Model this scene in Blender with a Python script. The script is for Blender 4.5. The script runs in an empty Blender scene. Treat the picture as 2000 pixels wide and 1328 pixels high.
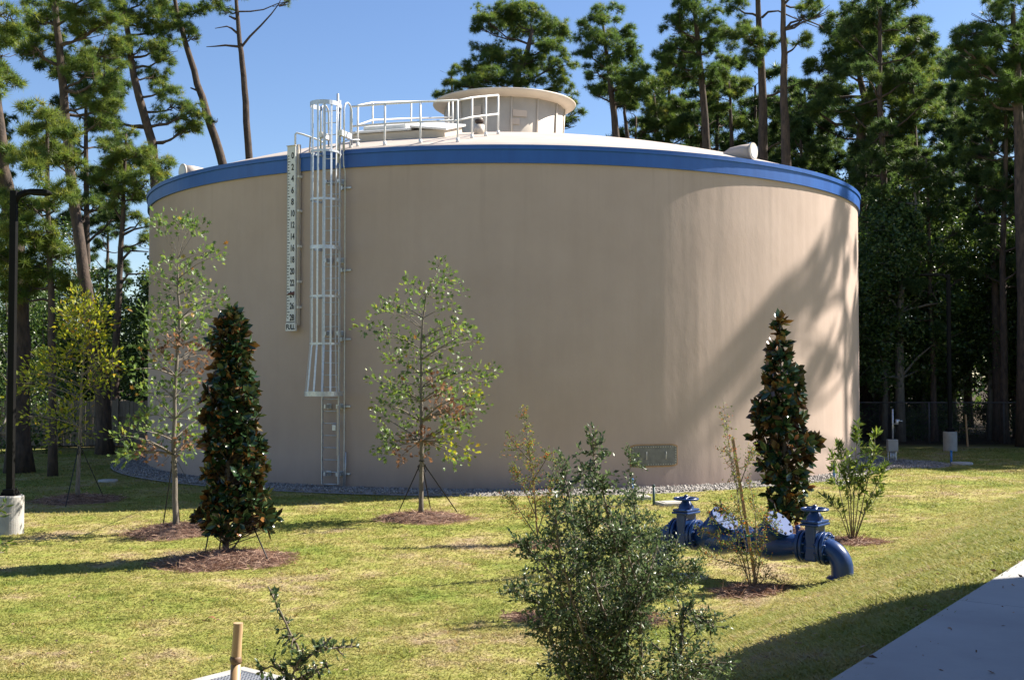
import bpy, math, random
import numpy as np
from mathutils import Vector, Matrix

PI = math.pi
C = bpy.context.scene.collection
scn = bpy.context.scene
rng = np.random.default_rng(7)
random.seed(7)

# ------------------------------------------------------------------ camera, sky, sun, exposure
F = 2224.0                      # focal length in pixels of a 2000 px wide picture
CAM_Z = 2.86
TILT = math.radians(1.726)
cam = bpy.data.cameras.new("camera")
cam_o = bpy.data.objects.new("camera", cam); C.objects.link(cam_o)
cam_o.location = (0, 0, CAM_Z)
cam_o.rotation_euler = (PI / 2 + TILT, 0, 0)
cam.sensor_width = 36.0; cam.lens = F / 2000 * 36
cam.clip_start = 0.1; cam.clip_end = 3000
scn.camera = cam_o

SUN_EL = math.radians(42)
SUN_H = Vector((0.94, 0.34)).normalized()
SUN_DIR = Vector((SUN_H.x * math.cos(SUN_EL), SUN_H.y * math.cos(SUN_EL), math.sin(SUN_EL)))
world = bpy.data.worlds.new("World"); scn.world = world
world.use_nodes = True
wn = world.node_tree
bg = wn.nodes.get("Background") or wn.nodes.new("ShaderNodeBackground")
sky = wn.nodes.new("ShaderNodeTexSky"); sky.sky_type = 'NISHITA'; sky.sun_disc = False
sky.sun_elevation = SUN_EL; sky.sun_rotation = math.atan2(SUN_H.x, SUN_H.y)
sky.altitude = 0; sky.air_density = 1.0; sky.dust_density = 0.35; sky.ozone_density = 3.0
hsv = wn.nodes.new("ShaderNodeHueSaturation"); hsv.inputs["Saturation"].default_value = 1.10; hsv.inputs["Hue"].default_value = .508
wn.links.new(sky.outputs[0], hsv.inputs["Color"]); wn.links.new(hsv.outputs[0], bg.inputs[0]); bg.inputs[1].default_value = 0.068
sun = bpy.data.lights.new("sun", 'SUN'); sun.energy = 5.0; sun.angle = math.radians(0.53)
sun.color = (1.0, 0.93, 0.82)
sun_o = bpy.data.objects.new("sun", sun); C.objects.link(sun_o)
sun_o.rotation_euler = SUN_DIR.to_track_quat('Z', 'Y').to_euler(); sun_o.location = (30, 10, 40)
scn.view_settings.view_transform = 'Standard'; scn.view_settings.look = 'None'
scn.view_settings.gamma = 1; scn.view_settings.use_curve_mapping = False
scn.view_settings.exposure = 1.33
scn.render.engine = 'CYCLES'
scn.cycles.max_bounces = 6; scn.cycles.diffuse_bounces = 3; scn.cycles.glossy_bounces = 2
scn.cycles.transmission_bounces = 3; scn.cycles.transparent_max_bounces = 6
scn.cycles.caustics_reflective = False; scn.cycles.caustics_refractive = False

# ------------------------------------------------------------------ where a picture point lies in the place
def ray(px, py):
    u = (px - 1000) / F; v = (664 - py) / F
    return Vector((u, math.cos(TILT) - v * math.sin(TILT), math.sin(TILT) + v * math.cos(TILT)))
def W(px, py, Y):
    d = ray(px, py); t = Y / d.y
    return Vector((d.x * t, Y, CAM_Z + d.z * t))

S0 = 2.27
def sstep(t):
    t = np.clip(t, 0, 1); return t * t * (3 - 2 * t)
def hgt(x, y):
    x = np.asarray(x, float); y = np.asarray(y, float)
    base = -0.018 * np.clip(29 - y, 0, 14) - 0.006 * np.clip(-x, 0, 14)
    base = base + 0.035 * np.sin(x * .9 + 1.3) * np.sin(y * .55) * np.clip((29 - y) / 6, 0, 1)
    s = -.815 * x + .58 * y
    t = np.clip((s - 2.3) / 4.7, 0, 1) ** 0.8
    w = 1 - sstep(t)
    w = w * np.clip((44 - y) / 20, 0, 1)          # the bank dies out towards the wood
    return base * (1 - w) + 1.135 * w
def ground(px, py):
    d = ray(px, py); t = 3.0
    for _ in range(6000):
        p = Vector((0, 0, CAM_Z)) + d * t
        if p.z <= float(hgt(p.x, p.y)): break
        t += 0.02 if t < 30 else .06
    return Vector((p.x, p.y, float(hgt(p.x, p.y))))
def onground(x, y, dz=0.0): return Vector((x, y, float(hgt(x, y)) + dz))

# ------------------------------------------------------------------ materials
def newmat(name):
    m = bpy.data.materials.new(name); m.use_nodes = True
    nt = m.node_tree; return m, nt, nt.nodes["Principled BSDF"]
def N(nt, typ, **kw):
    n = nt.nodes.new(typ)
    for k, v in kw.items(): setattr(n, k, v)
    return n
def ramp(nt, stops, fac=None):
    r = N(nt, "ShaderNodeValToRGB"); el = r.color_ramp.elements
    while len(el) < len(stops): el.new(0.5)
    for e, (p, c) in zip(el, stops): e.position = p; e.color = (*c, 1)
    if fac is not None: nt.links.new(fac, r.inputs[0])
    return r
def noise(nt, scale, detail=4, rough=.55, vec=None, mapscale=None):
    n = N(nt, "ShaderNodeTexNoise"); n.inputs["Scale"].default_value = scale
    n.inputs["Detail"].default_value = detail; n.inputs["Roughness"].default_value = rough
    if vec is None:
        g = N(nt, "ShaderNodeNewGeometry"); vec = g.outputs["Position"]
    if mapscale:
        mp = N(nt, "ShaderNodeMapping"); mp.inputs["Scale"].default_value = mapscale
        nt.links.new(vec, mp.inputs[0]); vec = mp.outputs[0]
    nt.links.new(vec, n.inputs["Vector"]); return n
def bump(nt, bsdf, h, strength=.3, dist=.02):
    b = N(nt, "ShaderNodeBump"); b.inputs["Strength"].default_value = strength
    b.inputs["Distance"].default_value = dist
    nt.links.new(h, b.inputs["Height"]); nt.links.new(b.outputs[0], bsdf.inputs["Normal"]); return b
def simple(name, c1, c2=None, rough=.6, scale=6, metal=0, bmp=0, bscale=None, spec=.5, mapscale=None):
    m, nt, b = newmat(name)
    c2 = c2 or tuple(x * .82 for x in c1)
    n = noise(nt, scale, 5, mapscale=mapscale)
    r = ramp(nt, [(.32, c2), (.68, c1)], n.outputs["Fac"])
    nt.links.new(r.outputs[0], b.inputs["Base Color"])
    b.inputs["Roughness"].default_value = rough; b.inputs["Metallic"].default_value = metal
    b.inputs["Specular IOR Level"].default_value = spec
    if bmp:
        n2 = noise(nt, bscale or scale * 6, 3); bump(nt, b, n2.outputs["Fac"], bmp)
    return m
def leafmat(name, stops, trans=.35, rough=.5, back=None, tcol=None, spec=.3):
    """stops: colour over the per-leaf attribute 'rnd'"""
    m, nt, b = newmat(name)
    a = N(nt, "ShaderNodeAttribute"); a.attribute_name = "rnd"
    r = ramp(nt, stops, a.outputs["Fac"]); col = r.outputs[0]
    if back:
        g = N(nt, "ShaderNodeNewGeometry"); mx = N(nt, "ShaderNodeMix"); mx.data_type = 'RGBA'
        nt.links.new(g.outputs["Backfacing"], mx.inputs["Factor"])
        rb = ramp(nt, back, a.outputs["Fac"])
        nt.links.new(col, mx.inputs["A"]); nt.links.new(rb.outputs[0], mx.inputs["B"]); col = mx.outputs["Result"]
    nt.links.new(col, b.inputs["Base Color"]); b.inputs["Roughness"].default_value = rough
    b.inputs["Specular IOR Level"].default_value = spec
    t = N(nt, "ShaderNodeBsdfTranslucent"); ms = N(nt, "ShaderNodeMixShader")
    ms.inputs[0].default_value = trans
    hs = N(nt, "ShaderNodeHueSaturation"); hs.inputs["Value"].default_value = 1.6
    hs.inputs["Hue"].default_value = .485; hs.inputs["Saturation"].default_value = 1.1
    nt.links.new(r.outputs[0], hs.inputs["Color"]); nt.links.new(hs.outputs[0], t.inputs[0])
    nt.links.new(b.outputs[0], ms.inputs[1]); nt.links.new(t.outputs[0], ms.inputs[2])
    nt.links.new(ms.outputs[0], nt.nodes["Material Output"].inputs[0])
    return m

M = {}
# stucco of the tank wall: trowelled vertical lanes, fine grain, faint run-off stains
m, nt, b = newmat("tan_stucco")
g = N(nt, "ShaderNodeNewGeometry")
n1 = noise(nt, .55, 5, .6); n2 = noise(nt, 2.6, 4, .6, mapscale=(1, 1, .09)); n3 = noise(nt, 26, 4, .65)
r1 = ramp(nt, [(.3, (.445, .343, .288)), (.7, (.498, .388, .330))], n1.outputs["Fac"])
r2 = ramp(nt, [(.25, (.90, .885, .87)), (.6, (1, 1, 1))], n2.outputs["Fac"])
mx = N(nt, "ShaderNodeMix"); mx.data_type = 'RGBA'; mx.blend_type = 'MULTIPLY'; mx.inputs["Factor"].default_value = .4
nt.links.new(r1.outputs[0], mx.inputs["A"]); nt.links.new(r2.outputs[0], mx.inputs["B"])
nt.links.new(mx.outputs["Result"], b.inputs["Base Color"]); b.inputs["Roughness"].default_value = .85
b.inputs["Specular IOR Level"].default_value = .25
sz_ = N(nt, "ShaderNodeSeparateXYZ"); nt.links.new(g.outputs["Position"], sz_.inputs[0])
dn = noise(nt, 2.2, 5, .65, mapscale=(1, 1, .35))
dz = N(nt, "ShaderNodeMapRange"); dz.inputs[1].default_value = .05; dz.inputs[2].default_value = .75; dz.inputs[3].default_value = .62; dz.inputs[4].default_value = 0
nt.links.new(sz_.outputs["Z"], dz.inputs[0])
dm = N(nt, "ShaderNodeMath", operation='MULTIPLY'); nt.links.new(dz.outputs[0], dm.inputs[0]); nt.links.new(dn.outputs["Fac"], dm.inputs[1])
dx = N(nt, "ShaderNodeMix"); dx.data_type = 'RGBA'; nt.links.new(dm.outputs[0], dx.inputs["Factor"]); nt.links.new(mx.outputs["Result"], dx.inputs["A"]); dx.inputs["B"].default_value = (.20, .145, .105, 1)
tn = noise(nt, 3.4, 4, .6, mapscale=(1, 1, .03)); tr_ = ramp(nt, [(.56, (0, 0, 0)), (.74, (1, 1, 1))], tn.outputs["Fac"])
tz = N(nt, "ShaderNodeMapRange"); tz.inputs[1].default_value = 5.6; tz.inputs[2].default_value = 8.2; tz.inputs[3].default_value = 0; tz.inputs[4].default_value = .22
nt.links.new(sz_.outputs["Z"], tz.inputs[0])
tm = N(nt, "ShaderNodeMath", operation='MULTIPLY'); nt.links.new(tz.outputs[0], tm.inputs[0]); nt.links.new(tr_.outputs[0], tm.inputs[1])
tx = N(nt, "ShaderNodeMix"); tx.data_type = 'RGBA'; nt.links.new(tm.outputs[0], tx.inputs["Factor"]); nt.links.new(dx.outputs["Result"], tx.inputs["A"]); tx.inputs["B"].default_value = (.25, .19, .15, 1)
nt.links.new(tx.outputs["Result"], b.inputs["Base Color"])
bn = noise(nt, 1.25, 2, .5, mapscale=(1, 1, .05)); bn2 = noise(nt, 3.2, 4, .6, mapscale=(1, 1, .5))
b1 = N(nt, "ShaderNodeBump"); b1.inputs["Strength"].default_value = .55; b1.inputs["Distance"].default_value = .06
nt.links.new(bn.outputs["Fac"], b1.inputs["Height"])
b2 = N(nt, "ShaderNodeBump"); b2.inputs["Strength"].default_value = .35; b2.inputs["Distance"].default_value = .02
nt.links.new(bn2.outputs["Fac"], b2.inputs["Height"]); nt.links.new(b1.outputs[0], b2.inputs["Normal"])
b3 = N(nt, "ShaderNodeBump"); b3.inputs["Strength"].default_value = .25; b3.inputs["Distance"].default_value = .006
nt.links.new(n3.outputs["Fac"], b3.inputs["Height"]); nt.links.new(b2.outputs[0], b3.inputs["Normal"])
nt.links.new(b3.outputs[0], b.inputs["Normal"])
M['wall'] = m
M['blue'] = simple("blue_band_paint", (.022, .105, .38), (.018, .085, .32), .42, 3, mapscale=(1, 1, .15))
M['roof'] = simple("cream_roof_coating", (.50, .43, .37), (.42, .36, .31), .8, 1.4, bmp=.15, bscale=30)
M['cream'] = simple("cream_metal", (.58, .51, .43), (.50, .44, .37), .5, 2)
M['screen'] = simple("weathered_cream_panel", (.60, .53, .44), (.46, .40, .33), .6, 1.1)
M['white'] = simple("white_paint", (.78, .77, .74), (.66, .65, .62), .45, 5)
M['galv'] = simple("galvanised_steel", (.62, .64, .67), (.48, .50, .53), .42, 18, metal=.55)
M['mesh'] = simple("shade_darkened_fence_steel", (.09, .09, .09), (.06, .06, .06), .6, 9)  # steel darkened in its colour for the shade the fence stands in
M['plate'] = simple("stainless_plate", (.20, .20, .20), (.14, .14, .14), .45, 9, metal=.4)
M['bolt'] = simple("bright_bolt", (.6, .58, .5), None, .4, 9, metal=.5)
M['black'] = simple("black_paint", (.007, .007, .007), (.005, .005, .005), .65, 6, spec=.12)
M['board'] = simple("white_gauge_board", (.72, .72, .71), (.62, .62, .61), .5, 4)
M['ink'] = simple("black_lettering", (.012, .012, .014), None, .6, 4)
M['maroon'] = simple("maroon_pointer", (.10, .018, .014), None, .5, 4)
M['valve'] = simple("blue_valve_enamel", (.016, .050, .17), (.012, .038, .13), .30, 7, bmp=.05, bscale=40)
M['lid'] = simple("blue_lid_enamel", (.024, .070, .22), (.018, .055, .175), .55, 7, spec=.10)
M['concrete'] = simple("cast_concrete", (.44, .42, .385), (.34, .325, .30), .9, 5, bmp=.2, bscale=40)
M['cover'] = simple("pale_concrete_cover", (.50, .47, .42), (.38, .36, .32), .9, 7, bmp=.2, bscale=50)
M['wood'] = simple("fence_wood", (.25, .21, .165), (.17, .14, .11), .85, 2.5, mapscale=(6, 6, .6), bmp=.2, bscale=30)
M['stake'] = simple("raw_pine_stake", (.47, .29, .14), (.36, .21, .10), .75, 12, mapscale=(3, 3, .4))
M['bamboo'] = simple("dry_bamboo", (.52, .36, .20), (.42, .27, .14), .5, 18, mapscale=(3, 3, .35))
M['bamboo_dark'] = simple("bamboo_node", (.20, .12, .07), None, .6, 20)
M['bluepost'] = simple("blue_marker", (.03, .17, .42), None, .5, 10)
M['greenpost'] = simple("dark_green_marker", (.03, .075, .075), None, .5, 10)
M['bark'] = simple("pine_bark", (.105, .074, .055), (.038, .029, .024), .95, 4.5, bmp=.9, bscale=14, mapscale=(2.2, 2.2, .7))
M['limb'] = simple("pine_limb_bark", (.105, .078, .06), (.05, .038, .03), .95, 6)
M['greybark'] = simple("grey_bark", (.21, .18, .145), (.12, .10, .08), .9, 14, bmp=.4, bscale=60, mapscale=(2, 2, .5))
M['palebark'] = simple("pale_bark", (.20, .18, .15), (.11, .10, .085), .9, 5, bmp=.4, bscale=30, mapscale=(2, 2, .6))
M['twig'] = simple("twig_bark", (.22, .185, .145), (.13, .105, .08), .85, 20)
M['strap'] = simple("black_strap", (.012, .012, .012), None, .6, 20)
M['timber'] = simple("dark_timber", (.085, .06, .05), (.05, .036, .03), .85, 8, bmp=.2)
M['bwall'] = simple("beige_block_wall", (.42, .36, .29), (.36, .31, .25), .85, 2, bmp=.2)
M['broof'] = simple("brown_roof_metal", (.16, .12, .10), None, .5, 2)
M['glass'] = simple("dark_window_glass", (.03, .035, .04), None, .08, 2)
M['tape'] = simple("green_tie_tape", (.02, .22, .10), None, .5, 10)
M['berry'] = simple("yellow_green_berry", (.42, .40, .10), (.34, .36, .08), .3, 30)
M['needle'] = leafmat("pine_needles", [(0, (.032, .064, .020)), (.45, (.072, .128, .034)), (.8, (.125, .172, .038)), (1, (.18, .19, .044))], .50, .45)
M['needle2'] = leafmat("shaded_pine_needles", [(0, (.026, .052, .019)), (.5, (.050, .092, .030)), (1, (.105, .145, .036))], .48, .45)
M['broad'] = leafmat("broad_leaves", [(0, (.026, .055, .015)), (.5, (.055, .105, .024)), (1, (.12, .17, .045))], .40, .36, spec=.55)
M['oak'] = leafmat("young_oak_leaves", [(0, (.060, .105, .030)), (.5, (.115, .190, .050)), (.90, (.19, .27, .06)), (.97, (.24, .25, .05)), (1, (.33, .17, .05))], .40, .4, spec=.45)
M['oakbrown'] = leafmat("dead_oak_leaves", [(0, (.13, .070, .038)), (1, (.30, .175, .095))], .3, .6)
M['yellow'] = leafmat("yellow_green_leaves", [(0, (.12, .16, .025)), (.5, (.24, .28, .035)), (.9, (.38, .37, .05)), (1, (.30, .18, .04))], .42, .4)
M['magnolia'] = leafmat("magnolia_leaves", [(0, (.014, .034, .013)), (.6, (.027, .058, .021)), (.95, (.046, .082, .032)), (1, (.22, .10, .03))], .06, .22,
                        back=[(0, (.045, .028, .013)), (.6, (.092, .048, .019)), (1, (.27, .115, .036))], spec=.5)
M['yaupon'] = leafmat("yaupon_leaves", [(0, (.030, .056, .022)), (.5, (.070, .115, .048)), (.85, (.125, .175, .085)), (1, (.19, .22, .09))], .32, .36, spec=.5)
M['yaupon_red'] = leafmat("reddish_yaupon_leaves", [(0, (.08, .13, .04)), (.58, (.16, .23, .06)), (.78, (.32, .28, .06)), (.87, (.40, .14, .05)), (1, (.44, .20, .07))], .42, .4)
M['lance'] = leafmat("lance_leaves", [(0, (.045, .085, .020)), (.6, (.11, .17, .035)), (1, (.20, .24, .055))], .42, .35, spec=.5)
M['straw'] = leafmat("pine_straw", [(0, (.11, .058, .040)), (.45, (.27, .16, .11)), (1, (.52, .36, .26))], .1, .7)
M['stone'] = leafmat("grey_stones", [(0, (.145, .132, .118)), (.5, (.285, .262, .238)), (1, (.46, .43, .395))], 0.02, .8)
M['deadleaf'] = simple("brown_dead_leaf", (.22, .085, .035), None, .6, 30)
M['mound'] = simple("mulch_soil", (.17, .10, .072), (.09, .055, .040), .95, 18, bmp=.8, bscale=40)
M['gravel'] = simple("gravel_bed", (.33, .305, .28), (.17, .155, .14), .9, 22, bmp=.9, bscale=30)

# turf colour over the ground: green, straw and bare patches (shared by soil and blades)
def turfcolor(nt, lift):
    a = noise(nt, .42, 5, .62, mapscale=(1, 1, 0)); bb = noise(nt, 1.9, 5, .65, mapscale=(1, 1, 0)); cc = noise(nt, 9, 3, .6, mapscale=(1, 1, 0))
    ad = N(nt, "ShaderNodeMath", operation='MULTIPLY_ADD'); ad.inputs[1].default_value = .62
    m2 = N(nt, "ShaderNodeMath", operation='MULTIPLY'); m2.inputs[1].default_value = .38
    nt.links.new(bb.outputs["Fac"], m2.inputs[0]); nt.links.new(a.outputs["Fac"], ad.inputs[0]); nt.links.new(m2.outputs[0], ad.inputs[2])
    ad2 = N(nt, "ShaderNodeMath", operation='MULTIPLY_ADD'); ad2.inputs[1].default_value = .14
    nt.links.new(cc.outputs["Fac"], ad2.inputs[0]); nt.links.new(ad.outputs[0], ad2.inputs[2])
    L = lambda c: tuple(min(1, x * lift) for x in c)
    return ramp(nt, [(.45, L((.36, .28, .165))), (.52, L((.345, .305, .11))), (.58, L((.275, .272, .072))), (.67, L((.205, .238, .048))), (.75, L((.14, .195, .036)))], ad2.outputs[0]), ad2
m, nt, b = newmat("lawn_soil")
r, ad2 = turfcolor(nt, 1.0)
g = N(nt, "ShaderNodeNewGeometry"); sx = N(nt, "ShaderNodeSeparateXYZ"); nt.links.new(g.outputs["Position"], sx.inputs[0])
fm = noise(nt, 3.0, 5, .65)
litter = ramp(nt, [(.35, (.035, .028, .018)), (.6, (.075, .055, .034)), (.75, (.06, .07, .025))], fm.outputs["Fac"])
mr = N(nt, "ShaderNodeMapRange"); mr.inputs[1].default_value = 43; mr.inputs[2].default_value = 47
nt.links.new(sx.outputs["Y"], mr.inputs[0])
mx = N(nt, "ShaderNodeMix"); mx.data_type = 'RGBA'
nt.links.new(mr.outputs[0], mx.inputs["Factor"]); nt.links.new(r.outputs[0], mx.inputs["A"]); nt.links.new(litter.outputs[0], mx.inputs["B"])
nt.links.new(mx.outputs["Result"], b.inputs["Base Color"]); b.inputs["Roughness"].default_value = .95
b.inputs["Specular IOR Level"].default_value = .1
hn = noise(nt, 38, 4, .7); bump(nt, b, hn.outputs["Fac"], .45, .02)
M['lawn'] = m
m, nt, b = newmat("grass_blades")
r, ad2 = turfcolor(nt, 1.08)
a = N(nt, "ShaderNodeAttribute"); a.attribute_name = "rnd"
vr = ramp(nt, [(0, (.8, .8, .8)), (.75, (1, 1, 1)), (.9, (1.0, .95, .85)), (1, (1, .8, .62))], a.outputs["Fac"])
mx = N(nt, "ShaderNodeMix"); mx.data_type = 'RGBA'; mx.blend_type = 'MULTIPLY'; mx.inputs["Factor"].default_value = 1
nt.links.new(r.outputs[0], mx.inputs["A"]); nt.links.new(vr.outputs[0], mx.inputs["B"])
nt.links.new(mx.outputs["Result"], b.inputs["Base Color"]); b.inputs["Roughness"].default_value = .6; b.inputs["Specular IOR Level"].default_value = .25
t = N(nt, "ShaderNodeBsdfTranslucent"); ms = N(nt, "ShaderNodeMixShader"); ms.inputs[0].default_value = .35
nt.links.new(mx.outputs["Result"], t.inputs[0]); nt.links.new(b.outputs[0], ms.inputs[1]); nt.links.new(t.outputs[0], ms.inputs[2])
nt.links.new(ms.outputs[0], nt.nodes["Material Output"].inputs[0])
M['grass'] = m
m, nt, b = newmat("pavement_concrete")
n1 = noise(nt, 1.1, 6, .6); n2 = noise(nt, 45, 3, .6); n3 = noise(nt, 5, 5, .7)
r1 = ramp(nt, [(.3, (.31, .305, .295)), (.7, (.39, .385, .37))], n1.outputs["Fac"])
r3 = ramp(nt, [(.27, (.62, .60, .57)), (.36, (1, 1, 1))], n3.outputs["Fac"])
mx = N(nt, "ShaderNodeMix"); mx.data_type = 'RGBA'; mx.blend_type = 'MULTIPLY'; mx.inputs["Factor"].default_value = .7
nt.links.new(r1.outputs[0], mx.inputs["A"]); nt.links.new(r3.outputs[0], mx.inputs["B"])
nt.links.new(mx.outputs["Result"], b.inputs["Base Color"]); b.inputs["Roughness"].default_value = .85; bump(nt, b, n2.outputs["Fac"], .25, .01)
M['pave'] = m

# ------------------------------------------------------------------ mesh helpers
class MB:
    def __init__(s): s.v = []; s.f = []; s.sm = []
    def add(s, vs, fs, smooth=False):
        o = len(s.v); s.v += [tuple(x) for x in vs]
        for f in fs: s.f.append(tuple(i + o for i in f)); s.sm.append(smooth)
        return s
    def box(s, c, sz, X=None, Y=None, Z=None):
        X = Vector(X or (1, 0, 0)); Y = Vector(Y or (0, 1, 0)); Z = Vector(Z or (0, 0, 1)); c = Vector(c)
        vs = [c + X * (sz[0] / 2 * i) + Y * (sz[1] / 2 * j) + Z * (sz[2] / 2 * k) for k in (-1, 1) for j in (-1, 1) for i in (-1, 1)]
        return s.add(vs, [(0, 2, 3, 1), (4, 5, 7, 6), (0, 1, 5, 4), (2, 6, 7, 3), (0, 4, 6, 2), (1, 3, 7, 5)])
    def tube(s, pts, rad, n=6, caps=True, smooth=True):
        pts = [Vector(p) for p in pts]
        if not hasattr(rad, '__len__'): rad = [rad] * len(pts)
        vs = []; ref = None
        for i, p in enumerate(pts):
            d = (pts[min(i + 1, len(pts) - 1)] - pts[max(i - 1, 0)])
            d = d.normalized() if d.length > 1e-9 else Vector((0, 0, 1))
            if ref is None: ref = d.orthogonal().normalized()
            ref = (ref - d * ref.dot(d)); ref = ref.normalized() if ref.length > 1e-6 else d.orthogonal().normalized()
            e = d.cross(ref)
            for k in range(n):
                a = 2 * PI * k / n; vs.append(p + (ref * math.cos(a) + e * math.sin(a)) * rad[i])
        fs = [(i * n + k, i * n + (k + 1) % n, (i + 1) * n + (k + 1) % n, (i + 1) * n + k) for i in range(len(pts) - 1) for k in range(n)]
        s.add(vs, fs, smooth)
        if caps:
            s.f.append(tuple(len(s.v) - len(vs) + k for k in reversed(range(n)))); s.sm.append(False)
            s.f.append(tuple(len(s.v) - n + k for k in range(n))); s.sm.append(False)
        return s
    def cyl(s, a, b, r, n=16, r2=None): return s.tube([a, b], [r, r2 if r2 is not None else r], n)
    def lathe(s, prof, c=(0, 0), n=64, a0=0, a1=2 * PI, smooth=True, caps=False):
        """prof: list of (r, z)"""
        full = abs(a1 - a0 - 2 * PI) < 1e-6; m = n if full else n + 1; vs = []
        for (r, z) in prof:
            for k in range(m):
                a = a0 + (a1 - a0) * k / n; vs.append((c[0] + r * math.sin(a), c[1] - r * math.cos(a), z))
        fs = []
        for i in range(len(prof) - 1):
            for k in range(n):
                k2 = (k + 1) % m
                fs.append((i * m + k, i * m + k2, (i + 1) * m + k2, (i + 1) * m + k))
        return s.add(vs, fs, smooth)
    def build(s, name, mat, parent=None, **kw):
        me = bpy.data.meshes.new(name); me.from_pydata(s.v, [], s.f)
        me.polygons.foreach_set("use_smooth", s.sm); me.materials.append(mat); me.update()
        return link(name, me, parent, **kw)
def link(name, me, parent=None, **kw):
    o = bpy.data.objects.new(name, me); C.objects.link(o)
    if parent is not None: o.parent = parent
    for k, v in kw.items(): o[k] = v
    return o
def thing(name, label, cat, loc=(0, 0, 0), group=None):
    o = bpy.data.objects.new(name, None); C.objects.link(o); o.location = loc; o.empty_display_size = .2
    o['label'] = label; o['category'] = cat
    if group: o['group'] = group
    return o
def at(o, parent_loc):           # mesh written in world coordinates, parent Empty standing at parent_loc
    o.matrix_parent_inverse = Matrix.Translation(-Vector(parent_loc)); return o
def copytree(o, loc, rz=0., sc=1., label=None):
    c = o.copy(); C.objects.link(c); c.location = loc; c.rotation_euler = (0, 0, rz); c.scale = (sc,) * 3
    if label: c['label'] = label
    for ch in o.children:
        d = ch.copy(); C.objects.link(d); d.parent = c
    return c
def bevel(o, w, seg=2):
    md = o.modifiers.new("bevel", 'BEVEL'); md.width = w; md.segments = seg; md.limit_method = 'ANGLE'; return o

def basis(d, roll):
    """rotation matrices whose local +Z follows d (N,3), rolled about it"""
    d = d / np.linalg.norm(d, axis=1, keepdims=True)
    a = np.where(np.abs(d[:, 2:3]) < .9, np.array([[0, 0, 1.]]), np.array([[1., 0, 0]]))
    x = np.cross(a, d); x /= np.linalg.norm(x, axis=1, keepdims=True); y = np.cross(d, x)
    c, s = np.cos(roll)[:, None], np.sin(roll)[:, None]
    return np.stack([x * c + y * s, -x * s + y * c, d], axis=2)
def scatter(name, tv, tf, pos, R, sc, mat, parent=None, rnd=None, smooth=False, **kw):
    tv = np.asarray(tv, float); tf = np.asarray(tf, int); pos = np.asarray(pos, float); n = len(pos)
    sc = np.asarray(sc, float)
    if sc.ndim == 0: sc = np.full((n,), float(sc))
    if sc.ndim == 1: sc = np.repeat(sc[:, None], 3, 1)
    V = np.einsum('nij,nkj->nki', R, tv[None] * sc[:, None, :]) + pos[:, None, :]
    nv, k = len(tv), tf.shape[1]
    Fx = (tf[None] + (np.arange(n) * nv)[:, None, None]).reshape(-1, k)
    me = bpy.data.meshes.new(name); me.vertices.add(n * nv); me.vertices.foreach_set("co", V.reshape(-1))
    nf = len(Fx); me.loops.add(nf * k); me.loops.foreach_set("vertex_index", Fx.reshape(-1).astype(np.int32))
    me.polygons.add(nf); me.polygons.foreach_set("loop_start", np.arange(0, nf * k, k, dtype=np.int32))
    me.polygons.foreach_set("loop_total", np.full(nf, k, dtype=np.int32))
    if smooth: me.polygons.foreach_set("use_smooth", np.ones(nf, dtype=bool))
    at_ = me.attributes.new("rnd", 'FLOAT', 'POINT')
    if rnd is None: rnd = rng.random(n)
    at_.data.foreach_set("value", np.repeat(rnd, nv).astype(np.float32))
    me.materials.append(mat); me.update(calc_edges=True)
    return link(name, me, parent, **kw)
def unit(n):
    v = rng.normal(size=(n, 3)); return v / np.linalg.norm(v, axis=1, keepdims=True)

# leaf templates, +Z is the leaf's length
def leaf_tpl(w, fold=.25, bend=.15):
    v = [(0, 0, 0), (-w, fold * w, .42), (0, -bend * .2, .45), (w, fold * w, .42), (0, bend, 1.0)]
    f = [(0, 2, 1), (0, 3, 2), (1, 2, 4), (2, 3, 4)]
    return np.array(v), np.array(f)
def oval_tpl(w, bend=.15):
    v = [(0, 0, 0), (-w * .75, .3 * w, .22), (0, -.02, .25), (w * .75, .3 * w, .22), (-w, .35 * w, .6), (0, -.01, .62), (w, .35 * w, .6), (0, bend, 1)]
    f = [(0, 2, 1), (0, 3, 2), (1, 2, 5), (1, 5, 4), (2, 3, 6), (2, 6, 5), (4, 5, 7), (5, 6, 7)]
    return np.array(v), np.array(f)
def lobed_tpl():
    v = [(0, 0, 0), (0, -.03, .5), (-.10, .02, .25), (-.36, .06, .42), (-.12, .03, .48), (-.40, .08, .74), (-.10, .05, .72), (0, .10, 1.0),
         (.10, .05, .72), (.40, .08, .74), (.12, .03, .48), (.36, .06, .42), (.10, .02, .25)]
    f = [(0, 1, 2), (2, 1, 3), (3, 1, 4), (4, 1, 5), (5, 1, 6), (6, 1, 7), (7, 1, 8), (8, 1, 9), (9, 1, 10), (10, 1, 11), (11, 1, 12), (12, 1, 0)]
    return np.array(v), np.array(f)
def tuft_tpl(n, w, seed, droop=.12):
    r = np.random.default_rng(seed); v = []; f = []
    for i in range(n):
        ct = 1 - 1.28 * (i + .5) / n; st = math.sqrt(max(0, 1 - ct * ct)); a = i * 2.39996 + r.uniform(-.3, .3)
        d = np.array([st * math.cos(a), st * math.sin(a), ct]); l = r.uniform(.72, 1.05)
        p = np.cross(d, r.normal(size=3)); p /= np.linalg.norm(p)
        o = len(v); b0 = d * .04
        v += [b0 + p * w, b0 - p * w, d * l]; f.append((o, o + 1, o + 2))
    return np.array(v), np.array(f)
TUFT = tuft_tpl(26, .036, 3)
TUFT_FAR = tuft_tpl(22, .050, 5)

def ellip(c, r, n, shell=.45):
    d = unit(n); q = (rng.random(n) ** shell)[:, None]
    return np.array(c)[None] + d * q * np.array(r)[None], d
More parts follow.
